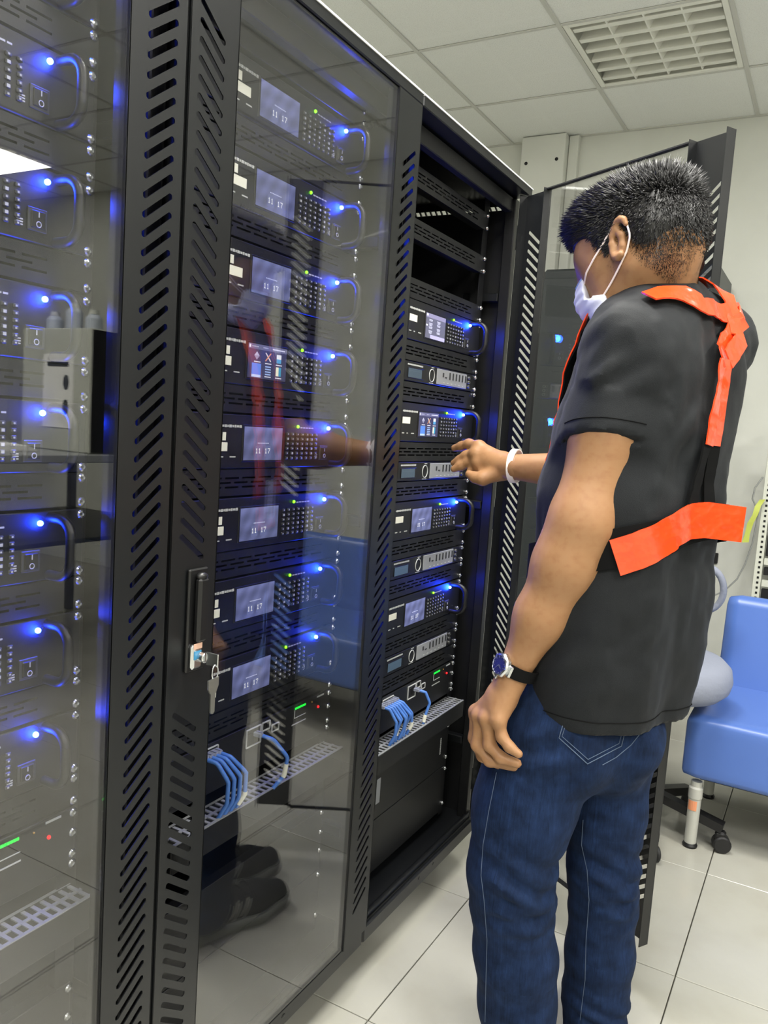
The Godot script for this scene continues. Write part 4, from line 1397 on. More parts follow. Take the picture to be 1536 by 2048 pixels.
func person() -> void:
	var P := thing("person", "person in dark T-shirt, jeans and orange harness reaching into the open cabinet", "person", Transform3D(Basis(), Vector3(0.42, 0, 0.03)))
	var inv := P.transform.affine_inverse()
	var fresh := func() -> Geo:
		var g := Geo.new()
		g.x = inv
		return g
	# joints
	var neck0 := at(1322, 600, 1.345)
	var shL := at(1264, 694, 1.268)
	var shR := at(1428, 690, 1.455)
	var elL := at(1157, 1068, 1.262)
	var wrL := at(1031, 1338, 1.312)
	var wrR := at(1032, 934, 1.70)
	var elR := Vector3(0.385, 1.13, -0.205)
	var H := at(1276, 492, 1.33)                          # middle of the head
	var yaw := Basis(Vector3.UP, atan2(0.97, 0.24))       # head turned to the cabinet
	var hb := yaw * Basis(Vector3.RIGHT, deg_to_rad(-17)) * Basis(Vector3.BACK, deg_to_rad(-3))
	var hd := func(side: float, up: float, fwd: float) -> Vector3: return H + hb * Vector3(side, up, -fwd) * HS

	# ---- body: trunk, arms and legs in one field, then head and hands on finer grids in the same mesh
	var body: Geo = fresh.call()
	var f := Field.new()
	f.k = 0.035
	var lv := torso_levels()
	for i in lv.size() - 1:
		for s in [-1.0, 1.0]:
			f.bone(lv[i][0] + RGT * lv[i][1] * s, lv[i + 1][0] + RGT * lv[i + 1][1] * s, lv[i][2] - 0.034, lv[i + 1][2] - 0.034)
	f.chain([shL, elL.lerp(shL, 0.55), elL.lerp(shL, 0.06), elL.lerp(wrL, 0.22), elL.lerp(wrL, 0.6), wrL], [0.055, 0.0525, 0.0470, 0.0450, 0.0365, 0.0265])
	f.chain([shR, elR.lerp(shR, 0.5), elR, elR.lerp(wrR, 0.3), wrR], [0.055, 0.050, 0.043, 0.042, 0.0275])
	f.chain([neck0, at(1313, 540, 1.34)], [0.060, 0.056])
	f.chain([at(1120, 1450, 1.385), at(1020, 1745, 1.405), at(1033, 1905, 1.435), at(1037, 2085, 1.465)], [0.068, 0.050, 0.048, 0.038])
	f.chain([at(1222, 1470, 1.465), at(1207, 1742, 1.485), at(1198, 1905, 1.51), at(1188, 2080, 1.53)], [0.06, 0.044, 0.042, 0.034])
	f.net(body, 0.010)

	# head
	f = Field.new()
	f.k = 0.026
	f.bone(hd.call(0, 0.018, 0.034), hd.call(0, 0.014, -0.042), 0.0725, 0.0785)
	f.bone(hd.call(0, -0.010, 0.030), hd.call(0, -0.015, -0.036), 0.071, 0.070)
	f.bone(hd.call(0, -0.018, 0.058), hd.call(0, -0.088, 0.056), 0.046, 0.036)
	f.bone(hd.call(0, -0.088, 0.056), hd.call(0, -0.118, 0.064), 0.034, 0.024)
	for s in [-1.0, 1.0]:
		f.bone(hd.call(0.034 * s, -0.034, 0.050), hd.call(0.030 * s, -0.078, 0.046), 0.032, 0.028)
		f.bone(hd.call(0.052 * s, -0.055, -0.006), hd.call(0.018 * s, -0.116, 0.056), 0.020, 0.018)
		f.bone(hd.call(0.014 * s, 0.006, 0.098), hd.call(0.045 * s, 0.004, 0.078), 0.009, 0.010)
	f.bone(hd.call(0, -0.012, 0.101), hd.call(0, -0.046, 0.121), 0.007, 0.0115)
	f.bone(hd.call(0, -0.045, -0.034), neck0, 0.057, 0.061)
	f.bone(hd.call(0, -0.075, 0.0), neck0 + FWD * 0.02, 0.042, 0.05)
	f.slim(HS)
	f.net(body, 0.0045)
	var face_bones := f
	# ears: a curled rim, a bowl and a lobe
	for s in [-1.0, 1.0]:
		f = Field.new()
		f.k = 0.006
		var E := func(a: float, b: float, c: float) -> Vector3: return hd.call(s * (0.0735 + c), -0.014 + b, -0.006 + a)
		var rim := []
		for i in 11:
			var an := deg_to_rad(150.0 - 26.0 * i)
			rim.append(E.call(0.017 * cos(an) - 0.006 * sin(an), 0.031 * sin(an) + 0.002, 0.006 + 0.010 * clampf(0.5 - cos(an) * 0.6, 0, 1)))
		f.chain(rim, [0.0042, 0.0045, 0.0048, 0.0048, 0.0046, 0.0044, 0.0042, 0.0042, 0.0046, 0.0052, 0.0056])
		f.chain([E.call(0.004, 0.020, 0.006), E.call(-0.004, 0.006, 0.008), E.call(-0.002, -0.012, 0.007), E.call(0.006, -0.022, 0.004)], [0.006, 0.0062, 0.0058, 0.006])
		f.chain([E.call(-0.002, 0.024, -0.006), E.call(-0.004, -0.020, -0.006)], [0.011, 0.010])
		f.chain([E.call(0.013, -0.002, 0.004), E.call(0.012, -0.010, 0.004)], [0.0045, 0.0045])
		f.slim(HS)
		f.net(body, 0.0028)

	# left hand, hanging: back of the hand to the cabinet, fingers curling back towards the thigh
	f = Field.new()
	f.k = 0.0075
	var palm := [at(1026, 1352, 1.306), at(1003, 1395, 1.319), at(972, 1430, 1.331)]
	f.bone(wrL, palm[1], 0.0265, 0.024)
	var mcp := [at(953, 1424, 1.359), at(960, 1431, 1.336), at(975, 1438, 1.314), at(997, 1440, 1.296)]
	for m in mcp: f.bone(palm[1], m, 0.0235, 0.0120)
	for i in 3: f.bone(mcp[i], mcp[i + 1], 0.0115, 0.0115)
	f.bone(wrL, at(1000, 1420, 1.304), 0.024, 0.018)
	f.chain([mcp[0], at(949, 1476, 1.359), at(965, 1512, 1.352), at(1000, 1531, 1.339)], [0.0115, 0.0100, 0.0092, 0.0076])
	f.chain([mcp[1], at(955, 1490, 1.336), at(979, 1521, 1.326), at(1027, 1533, 1.312)], [0.0118, 0.0102, 0.0094, 0.0078])
	f.chain([mcp[2], at(979, 1490, 1.314), at(1001, 1515, 1.304), at(1034, 1527, 1.292)], [0.0112, 0.0098, 0.0090, 0.0076])
	f.chain([mcp[3], at(1004, 1474, 1.294), at(1019, 1494, 1.286), at(1037, 1508, 1.279)], [0.0102, 0.0090, 0.0082, 0.0070])
	f.chain([at(1010, 1388, 1.334), at(990, 1430, 1.359), at(990, 1468, 1.362), at(1002, 1492, 1.354)], [0.016, 0.0125, 0.0105, 0.0085])
	f.net(body, 0.0030)

	# right hand, reaching: index and middle stretched out, the others half closed, thumb below
	f = Field.new()
	f.k = 0.0085
	f.bone(wrR, at(1000, 930, 1.735), 0.0275, 0.027)
	var pk := at(985, 926, 1.755)
	var mk := [at(958, 894, 1.775), at(953, 908, 1.768), at(958, 926, 1.762), at(968, 941, 1.756)]
	for m in mk: f.bone(at(1004, 930, 1.735), m, 0.026, 0.0135)
	for i in 3: f.bone(mk[i], mk[i + 1], 0.013, 0.013)
	f.bone(at(1006, 940, 1.735), at(972, 952, 1.742), 0.023, 0.016)
	f.chain([mk[0], at(938, 888, 1.805), at(924, 892, 1.822), at(909, 896, 1.838)], [0.0125, 0.0108, 0.0098, 0.0082])
	f.chain([mk[1], at(932, 912, 1.795), at(920, 920, 1.808), at(908, 926, 1.818)], [0.0125, 0.0108, 0.0098, 0.0082])
	f.chain([mk[2], at(937, 925, 1.785), at(922, 932, 1.795), at(908, 938, 1.802)], [0.0118, 0.0102, 0.0094, 0.0080])
	f.chain([mk[3], at(952, 936, 1.770), at(943, 943, 1.774), at(937, 950, 1.772)], [0.0105, 0.0092, 0.0084, 0.0072])
	f.chain([at(990, 948, 1.725), at(965, 958, 1.728), at(950, 955, 1.738), at(938, 948, 1.748)], [0.0165, 0.0135, 0.0110, 0.0085])
	f.net(body, 0.0032)
	obj("body", body, M.skin, P)

	# ---- face: brow, eye
	for s in [-1.0, 1.0]:
		var g: Geo = fresh.call()
		g.ball(hd.call(0.031 * s, -0.012, 0.0835), Vector3.ONE * 0.0115, 10, 14)
		var eye := obj("eye", g, M.eye_white, P)
		g = fresh.call()
		g.tube([hd.call(0.017 * s, -0.009, 0.0955), hd.call(0.031 * s, -0.0055, 0.0975), hd.call(0.045 * s, -0.010, 0.088)], [0.0015, 0.0026, 0.0016], 6)
		for i in 6: g.tube([hd.call((0.020 + 0.005 * i) * s, -0.0075, 0.0965 - 0.0012 * i), hd.call((0.021 + 0.0055 * i) * s, -0.011, 0.103 - 0.001 * i)], [0.0006, 0.0002], 4)
		obj("lashes", g, M.brow, eye)
		g = fresh.call()
		g.tube([hd.call(0.012 * s, 0.013, 0.106), hd.call(0.030 * s, 0.018, 0.098), hd.call(0.050 * s, 0.011, 0.083)], [0.0028, 0.0036, 0.0018], 6)
		obj("eyebrow", g, M.brow, P)

	hair(P, inv, H, hb, face_bones)
	clothes(P, inv, lv, neck0, shL, shR, elL, elR)
	mask(P, inv, face_bones, H, hb)
	harness(P, inv, lv)

	# ---- watch on the left wrist
	var wax := (wrL - elL).normalized()
	var wc := at(1036, 1336, 1.313)
	var dc := at(997, 1323, 1.290)
	var up := (dc - wc)
	up = (up - wax * up.dot(wax)).normalized()
	var W := Node3D.new()
	W.name = "wristwatch"
	P.add_child(W)
	W.set_meta("label", "steel watch with blue dial on a black strap")
	var side := up.cross(wax).normalized()
	var ring := []
	var outs := []
	var wide := []
	for i in 25:
		var a := deg_to_rad(28.0 + 304.0 * i / 24.0)
		var o := up * cos(a) + side * sin(a)
		ring.append(wc + up * cos(a) * 0.0315 + side * sin(a) * 0.0300); outs.append(o); wide.append(wax * (0.0105 - 0.0015 * sin(deg_to_rad(180.0 * i / 24.0))))
	var g2: Geo = fresh.call()
	g2.band(ring, outs, wide, 0.0032)
	obj("strap", g2, M.webbing, W)
	g2 = fresh.call()
	g2.x = inv * Transform3D(Basis(side, up, side.cross(up)), wc + up * 0.029)
	g2.lathe([Vector2(0, 0), Vector2(0.0185, 0.0), Vector2(0.0205, 0.003), Vector2(0.0205, 0.0085), Vector2(0.0185, 0.0115), Vector2(0.0160, 0.0125), Vector2(0.0155, 0.0105), Vector2(0, 0.0105)], 8)
	for s in [-1.0, 1.0]:
		g2.cbox(Vector3(0.019 * s, 0.003, 0), Vector3(0.010, 0.005, 0.019), 0.001)
	g2.cbox(Vector3(0, 0.006, 0.0225), Vector3(0.005, 0.005, 0.005), 0.001)
	obj("case", g2, M.steel, W)
	g2 = fresh.call()
	g2.x = inv * Transform3D(Basis(side, up, side.cross(up)), wc + up * 0.029)
	g2.lathe([Vector2(0.0156, 0.0106), Vector2(0.0156, 0.0116), Vector2(0, 0.0118)], 24)
	obj("dial", g2, M.dial, W)
	g2 = fresh.call()
	g2.x = inv * Transform3D(Basis(side, up, side.cross(up)), wc + up * 0.029)
	for i in 12:
		g2.x = inv * Transform3D(Basis(side, up, side.cross(up)) * Basis(Vector3.UP, TAU * i / 12.0), wc + up * 0.029)
		g2.box(Vector3(0, 0.012, 0.0130), Vector3(0.0012, 0.0005, 0.0030))
	g2.box(Vector3(0, 0.0122, 0.005), Vector3(0.0014, 0.0005, 0.009))
	g2.box(Vector3(0.004, 0.0122, 0), Vector3(0.008, 0.0005, 0.0014))
	obj("hands", g2, M.steel, W)
	# ---- white silicone band on the right wrist
	var rax := (wrR - elR).normalized()
	ring = []
	outs = []
	wide = []
	var bc := at(1030, 932, 1.712)
	var b1 := rax.cross(Vector3.UP).normalized()
	var b2 := b1.cross(rax)
	for i in 29:
		var a := TAU * i / 28.0
		var o := b1 * cos(a) + b2 * sin(a)
		ring.append(bc + o * 0.0335); outs.append(o); wide.append(rax * 0.0068)
	g2 = fresh.call()
	g2.band(ring, outs, wide, 0.003)
	var wb := obj("wristband", g2, M.band_white, P)
	wb.set_meta("label", "white silicone wristband")
	shoes(P, inv)

func hair(P: Node3D, inv: Transform3D, H: Vector3, hb: Basis, skin: Field) -> void:
	var f := Field.new()
	f.k = 0.03
	var hd := func(side: float, up: float, fwd: float) -> Vector3: return H + hb * Vector3(side, up, -fwd) * HS
	f.bone(hd.call(0, 0.028, 0.036), hd.call(0, 0.020, -0.040), 0.0765, 0.0815)
	f.bone(hd.call(0, -0.004, 0.020), hd.call(0, -0.006, -0.034), 0.0735, 0.0735)
	f.bone(hd.call(0, 0.060, 0.070), hd.call(0, 0.054, 0.0), 0.036, 0.050)
	f.slim(HS)
	var hinv := hb.inverse() * Basis.from_scale(Vector3.ONE / HS)
	var nz := FastNoiseLite.new()
	nz.frequency = 55.0
	nz.seed = 3
	var line := func(q: Vector3) -> float:
		# height of the hairline for a point in head axes (z = -forward)
		var fw := -q.z
		if fw > 0.062: return 0.020 + (fw - 0.062) * 0.2
		if fw > 0.022: return lerpf(-0.034, 0.020, smoothstep(0.022, 0.062, fw))      # sideburn up to the temple
		if fw > -0.028: return -0.034 + 0.046 * exp(-pow((fw + 0.006) / 0.016, 2.0))    # round the ear
		return lerpf(-0.034, -0.066, smoothstep(-0.028, -0.06, fw))
	f.change = func(p: Vector3, d: float) -> float:
		var q := hinv * (p - H)
		var e: float = line.call(q) - q.y
		return maxf(d + 0.0026 * nz.get_noise_3dv(p), e)
	var g := Geo.new()
	g.x = inv
	f.net(g, 0.0046)
	# strands: short and close at the sides and back, longer and lifted on top
	var r := RandomNumberGenerator.new()
	r.seed = 40
	var pts := g.v.duplicate()
	var nor := g.n.duplicate()
	for i in 19000:
		var k := r.randi() % pts.size()
		var p := pts[k] + Vector3(r.randf() - 0.5, r.randf() - 0.5, r.randf() - 0.5) * 0.004
		var q := hinv * (inv.affine_inverse() * p - H)
		if q.y < line.call(q) + 0.004: continue
		var top := smoothstep(0.025, 0.075, q.y)
		var out := nor[k]
		var fw := hb * Vector3(0, 0, -1)
		var flow := (fw * (0.75 if -q.z > 0.0 else 0.15) + Vector3.DOWN * (0.5 - 0.35 * top) + Vector3(r.randf() - 0.5, r.randf() - 0.5, r.randf() - 0.5) * 0.6)
		var dir := (out * (0.30 + 0.55 * top) + flow * 0.62).normalized()
		var len := lerpf(0.0075, 0.024, top) * r.randf_range(0.6, 1.25)
		var w := lerpf(0.0008, 0.0016, top)
		var s1 := dir.cross(out).normalized() * w
		var s2 := dir.cross(s1).normalized() * w
		var mid := p + dir * len * 0.55
		var tip := p + (dir + out * 0.1 + Vector3.DOWN * 0.12).normalized() * len
		var b := g.v.size()
		for c in 3:
			var an := TAU * c / 3.0
			var o := s1 * cos(an) + s2 * sin(an)
			g.v.append(p + o); g.n.append((o.normalized() + out * 0.4).normalized()); g.t.append(Vector2.ZERO)
			g.v.append(mid + o * 0.8); g.n.append((o.normalized() + out * 0.4).normalized()); g.t.append(Vector2.ZERO)
		g.v.append(tip); g.n.append((dir + out).normalized()); g.t.append(Vector2.ZERO)
		for c in 3:
			var c2 := (c + 1) % 3
			g.ix.append_array(PackedInt32Array([b + c * 2, b + c * 2 + 1, b + c2 * 2 + 1, b + c * 2, b + c2 * 2 + 1, b + c2 * 2, b + c * 2 + 1, b + 6, b + c2 * 2 + 1]))
	obj("hair", g, M.hair, P).set_meta("label", "short black hair, shaved at the sides")
	# stubble where the hair is clipped close: below and along the hairline
	g = Geo.new()
	g.x = Transform3D()
	for i in 26000:
		var fw := r.randf_range(-0.13, 0.045)
		var yy := r.randf_range(-0.115, 0.03)
		var sd := -1.0 if r.randf() < 0.5 else 1.0
		var q0 := Vector3(sd * r.randf_range(0.02, 0.2), yy, -fw * 1.3)
		var from: Vector3 = H + hb * q0 * 2.2
		from.y = (H + hb * Vector3(0, yy, 0)).y
		var c: Vector3 = H + hb * Vector3(0, yy, 0.02)
		var p := skin.hit(from, (c - from).normalized(), 0.0, 0.6)
		var q := hinv * (p - H)
		var below: float = line.call(q) - q.y
		if below < -0.055 or below > 0.036 or r.randf() < 0.12 + maxf(below, 0.0) / 0.040: continue
		if -q.z > 0.03 and q.y < 0.0: continue
		var nn := (p - c).normalized()
		var dir := (nn * 0.4 + Vector3.DOWN).normalized()
		var s := dir.cross(nn).normalized() * 0.00035
		var pp := inv * p
		g.face([pp - s, pp + s, pp + dir * 0.0030 + nn * 0.0005])
	obj("hair", g, M.hair, P)

func clothes(P: Node3D, inv: Transform3D, lv: Array, neck0: Vector3, shL: Vector3, shR: Vector3, elL: Vector3, elR: Vector3) -> void:
	# ---- T-shirt
	var f := Field.new()
	f.k = 0.045
	for i in lv.size() - 1:
		for s in [-1.0, 1.0]:
			f.bone(lv[i][0] + RGT * lv[i][1] * s, lv[i + 1][0] + RGT * lv[i + 1][1] * s, lv[i][2], lv[i + 1][2])
	f.bone(neck0 + Vector3(0, -0.022, 0), shL + Vector3(0, -0.004, 0), 0.060, 0.066)
	f.bone(neck0 + Vector3(0, -0.022, 0), shR + Vector3(0, -0.004, 0), 0.060, 0.064)
	var axL := (elL - shL).normalized()
	var axR := (elR - shR).normalized()
	f.bone(at(1150, 1415, 1.355), at(1165, 1260, 1.355), 0.074, 0.078)
	f.split = f.a.size()
	f.bone(shL, shL + axL * 0.22, 0.063, 0.0665)
	f.bone(shR, shR + axR * 0.20, 0.062, 0.062)
	var cutL := at(1221, 893, 1.268)
	var cutLn := (axL + Vector3(0.16, -0.05, 0.10)).normalized()
	var hem := Vector3(0.455, 0.733, 0.05)
	var hem_n := Vector3(-0.03, -0.999, -0.02).normalized()
	var nz := FastNoiseLite.new()
	nz.frequency = 5.0
	nz.seed = 8
	nz.fractal_octaves = 2
	var armpit := at(1265, 800, 1.28)
	var backc := at(1400, 880, 1.34)
	var c_el := at(1150, 1260, 1.35)
	f.change = func(p: Vector3, body: float, sleeve: float) -> float:
		var w := p - cutL
		var t := w.dot(axL)
		var rad := (w - axL * t).length()
		if t > -0.20 and rad < 0.12:
			sleeve = maxf(sleeve, w.dot(cutLn))
			if t > -0.04: sleeve = maxf(sleeve, 0.0575 - rad)      # hollow near the cuff
		var hh := maxf(0.035 - absf(body - sleeve), 0.0)
		var d := minf(body, sleeve) - hh * hh / 0.14
		if d > 0.03 or d < -0.06: return d
		# long soft folds that hang from the shoulder blades and gather at the waist
		var q := Vector3(p.x * 2.2, p.y * 0.55, p.z * 2.2)
		var calm := 0.25 if t > -0.075 and rad < 0.085 else 1.0
		var e := d + calm * (0.0085 * nz.get_noise_3dv(q) + 0.003 * nz.get_noise_3dv(p * 4.0))
		if calm == 1.0: e += ripple(p, armpit, 0.15, (RGT * -0.6 + Vector3(0.0, 0.55, 0) + FWD * 0.35).normalized(), 0.050, 0.0085, 1.4)
		if calm == 1.0: e += ripple(p, at(1215, 760, 1.24), 0.11, (FWD * 0.8 + Vector3(0, 0.6, 0)).normalized(), 0.035, 0.003, 0.8)
		e += ripple(p, backc, 0.20, (FWD * 0.9 + RGT * -0.4 + Vector3(0, 0.15, 0)).normalized(), 0.062, 0.0085, 0.6)
		e += ripple(p, c_el, 0.20, (FWD * 0.5 + RGT * -0.5 + Vector3(0, 0.7, 0)).normalized(), 0.055, 0.005, 0.7)
		e += ripple(p, at(1330, 1330, 1.36), 0.16, (FWD * 0.9 + Vector3(0, 0.3, 0)).normalized(), 0.055, 0.005, 0.4)
		# hem and cuff
		e = maxf(e, (p - hem).dot(hem_n))
		e = maxf(e, (p - cutL).dot(cutLn)) if rad < 0.075 and t > -0.05 and sleeve < body else e
		return e
	shirt_f = f
	var g := Geo.new()
	g.x = inv
	f.net(g, 0.0075)
	obj("shirt", g, M.shirt, P).set_meta("label", "dark grey cotton T-shirt")
	# stitched hem lines: a doubled cuff and hem standing a little proud
	g = Geo.new()
	g.x = inv
	var ring := []
	var s1 := (RGT - cutLn * RGT.dot(cutLn)).normalized()
	var s2 := cutLn.cross(s1)
	var cc := cutL - cutLn * 0.022
	for i in 40:
		var a := TAU * i / 40.0
		var d := s1 * cos(a) + s2 * sin(a)
		var h := f.hit(cc + d * 0.13, -d, 0.0, 0.2)
		if h.distance_to(cc) < 0.079 and h.distance_to(cc) > 0.05: ring.append(h)
		elif ring.size() > 8: break
	if ring.size() > 2: g.tube(ring, 0.0010, 5)
	obj("cuff_seam", g, M.webbing, P)
	g = Geo.new()
	g.x = inv
	var ring2 := []
	var hc := hem - hem_n * 0.024
	for i in 72:
		var a := TAU * i / 72.0
		var d := (FWD * cos(a) + RGT * sin(a))
		d = (d - hem_n * d.dot(hem_n)).normalized()
		ring2.append(f.hit(hc + d * 0.35, -d, 0.0, 0.4))
	g.tube(ring2, 0.0010, 5, true)
	obj("hem_seam", g, M.webbing, P)
	# collar
	var rg := []
	var outs := []
	var wide := []
	var nup := (at(1313, 540, 1.34) - neck0).normalized()
	var k1 := nup.cross(RGT).normalized()
	for i in 33:
		var a := TAU * i / 32.0
		var d := k1 * cos(a) + RGT * sin(a)
		rg.append(neck0 + nup * (0.050 - 0.018 * cos(a)) + d * (0.0675 + 0.004 * cos(a))); outs.append((d + nup * 0.1).normalized()); wide.append((nup - d * 0.42).normalized() * 0.017)
	g = Geo.new()
	g.x = inv
	g.band(rg, outs, wide, 0.005)
	obj("collar", g, M.shirt, P)

	# ---- jeans
	f = Field.new()
	f.k = 0.022
	var pl := at(1178, 1420, 1.415)
	for s in [-1.0, 1.0]: f.bone(pl + RGT * 0.058 * s + Vector3(0, 0.07, 0), pl + RGT * 0.060 * s - Vector3(0, 0.035, 0), 0.092, 0.100)
	f.bone(at(1232, 1475, 1.395), at(1215, 1500, 1.41), 0.082, 0.076)
	f.bone(at(1246, 1465, 1.465), at(1238, 1500, 1.47), 0.062, 0.058)
	f.chain([at(1092, 1462, 1.385), at(1048, 1620, 1.392), at(1021, 1738, 1.40), at(1025, 1800, 1.414), at(1030, 1905, 1.432), at(1035, 2000, 1.450), at(1038, 2098, 1.468)], [0.095, 0.085, 0.0745, 0.0705, 0.0715, 0.068, 0.063])
	f.chain([at(1216, 1480, 1.462), at(1211, 1620, 1.475), at(1207, 1738, 1.485), at(1206, 1800, 1.495), at(1199, 1905, 1.510), at(1192, 1990, 1.520), at(1187, 2060, 1.528)], [0.079, 0.070, 0.0635, 0.060, 0.060, 0.057, 0.056])
	var kl := at(1020, 1750, 1.37)
	var kr := at(1208, 1745, 1.455)
	var ank := at(1185, 2045, 1.50)
	var nj := FastNoiseLite.new()
	nj.frequency = 7.0
	nj.seed = 19
	nj.fractal_octaves = 2
	f.change = func(p: Vector3, d: float) -> float:
		if d > 0.03 or d < -0.05: return d
		var e := d + 0.004 * nj.get_noise_3dv(Vector3(p.x * 1.6, p.y * 0.8, p.z * 1.6))
		# creases behind and round the knees, stacked folds at the ankle, whiskers at the seat
		var up := Vector3(0, 1, 0)
		e += ripple(p, kl, 0.15, (up + RGT * 0.28 + FWD * -0.15).normalized(), 0.047, 0.0062, 1.0)
		e += ripple(p, kl - up * 0.06 + RGT * 0.02, 0.13, (up - RGT * 0.35).normalized(), 0.036, 0.0040, 0.6)
		e += ripple(p, kr, 0.14, (up + RGT * 0.32).normalized(), 0.044, 0.0056, 0.9)
		e += ripple(p, kr - up * 0.05, 0.12, (up - RGT * 0.3).normalized(), 0.035, 0.0035, 0.5)
		e += ripple(p, ank, 0.12, (up + RGT * 0.3).normalized(), 0.032, 0.007, 0.8)
		e += ripple(p, at(1060, 1520, 1.31), 0.12, (up * 0.8 + FWD * 0.6).normalized(), 0.05, 0.005, 0.3)
		return maxf(e, 0.035 - p.y)
	jeans_f = f
	g = Geo.new()
	g.x = inv
	f.net(g, 0.0078)
	var j := obj("jeans", g, M.denim, P)
	j.set_meta("label", "dark blue jeans creased at the knees")
	# seams and the back pocket, laid on the cloth
	var lay := func(px: Array, rad: float, off := 0.0004) -> void:
		var path := []
		for q in px:
			var p := f.hit(EYE, look(q[0], q[1]).normalized(), off, 2.2)
			if p.distance_to(EYE) < 2.1: path.append(p)
		var gg := Geo.new()
		gg.x = inv
		if path.size() > 1:
			gg.tube(path, rad, 5)
			obj("seam", gg, M.thread, j)
	var fine := func(px: Array) -> Array:
		var o := []
		for i in px.size() - 1:
			for k in 6: o.append([lerpf(px[i][0], px[i + 1][0], k / 6.0), lerpf(px[i][1], px[i + 1][1], k / 6.0)])
		o.append(px[-1])
		return o
	lay.call(fine.call([[993, 1545], [978, 1620], [966, 1690], [962, 1750], [968, 1800], [974, 1880], [972, 1960], [970, 2044]]), 0.0006)
	lay.call(fine.call([[1166, 1640], [1163, 1690], [1174, 1740], [1178, 1800], [1172, 1880], [1170, 1960], [1160, 2040]]), 0.0006)
	lay.call(fine.call([[1131, 1432], [1118, 1476], [1175, 1528], [1243, 1492], [1250, 1462]]), 0.0008)
	lay.call(fine.call([[1136, 1434], [1124, 1473], [1176, 1519], [1238, 1487], [1245, 1462]]), 0.0006)
	lay.call(fine.call([[1290, 1455], [1262, 1490], [1232, 1515], [1205, 1530]]), 0.0007)

func shoes(P: Node3D, inv: Transform3D) -> void:
	for s in 2:
		var heel: Vector3 = [Vector3(0.398, 0.0, 0.125), Vector3(0.525, 0.0, 0.010)][s]
		var toe: Vector3 = [Vector3(0.318, 0.0, -0.120), Vector3(0.425, 0.0, -0.228)][s]
		var d := (toe - heel).normalized()
		var sd := d.cross(Vector3.UP)
		var f := Field.new()
		f.k = 0.03
		f.bone(heel + Vector3(0, 0.055, 0), heel + d * 0.07 + Vector3(0, 0.06, 0), 0.034, 0.034)
		f.bone(heel + d * 0.07 + Vector3(0, 0.055, 0), heel + d * 0.19 + Vector3(0, 0.040, 0), 0.036, 0.041)
		f.bone(heel + d * 0.19 + Vector3(0, 0.040, 0), toe + Vector3(0, 0.034, 0), 0.041, 0.032)
		f.bone(heel + d * 0.03 + Vector3(0, 0.06, 0), heel + d * 0.035 + Vector3(0, 0.105, 0), 0.034, 0.032)
		f.change = func(p: Vector3, e: float) -> float: return maxf(e, 0.026 - p.y)
		var g := Geo.new()
		g.x = inv
		f.net(g, 0.006)
		var sh := obj("shoe", g, M.shoe, P)
		if s == 0: sh.set_meta("label", "black running shoe with pale side stripes")
		var q := Field.new()
		q.k = 0.03
		q.bone(heel + Vector3(0, 0.02, 0), heel + d * 0.19 + Vector3(0, 0.02, 0), 0.038, 0.0465)
		q.bone(heel + d * 0.19 + Vector3(0, 0.02, 0), toe + Vector3(0, 0.022, 0), 0.0465, 0.037)
		q.change = func(p: Vector3, e: float) -> float: return maxf(e, maxf(0.0005 - p.y, p.y - 0.030))
		g = Geo.new()
		g.x = inv
		q.net(g, 0.006)
		obj("sole", g, M.sole, sh)
		for sg in [-1.0, 1.0]:
			g = Geo.new()
			g.x = inv
			for i in 3:
				var pts := []
				var outs := []
				var wide := []
				for k in 6:
					var c := heel + d * (0.085 + 0.026 * i + 0.022 * (k / 5.0)) + Vector3(0, 0.036 + 0.036 * k / 5.0, 0)
					var p := f.hit(c + sd * sg * 0.1, -sd * sg, 0.0004, 0.2)
					pts.append(p); outs.append(sd * sg); wide.append(d * 0.0055)
				g.band(pts, outs, wide, 0.0012)
			obj("stripe", g, M.stripe, sh)
		g = Geo.new()
		g.x = inv
		for i in 5:
			var c := heel + d * (0.085 + 0.022 * i)
			var row := []
			for k in 7:
				var a := -0.9 + 0.3 * k
				row.append(f.hit(c + Vector3(0, 0.045, 0) + (sd * sin(a) + Vector3.UP * cos(a)) * 0.15, -(sd * sin(a) + Vector3.UP * cos(a)), 0.001, 0.2))
			g.tube(row, 0.0022, 5)
		obj("lace", g, M.lace, sh)

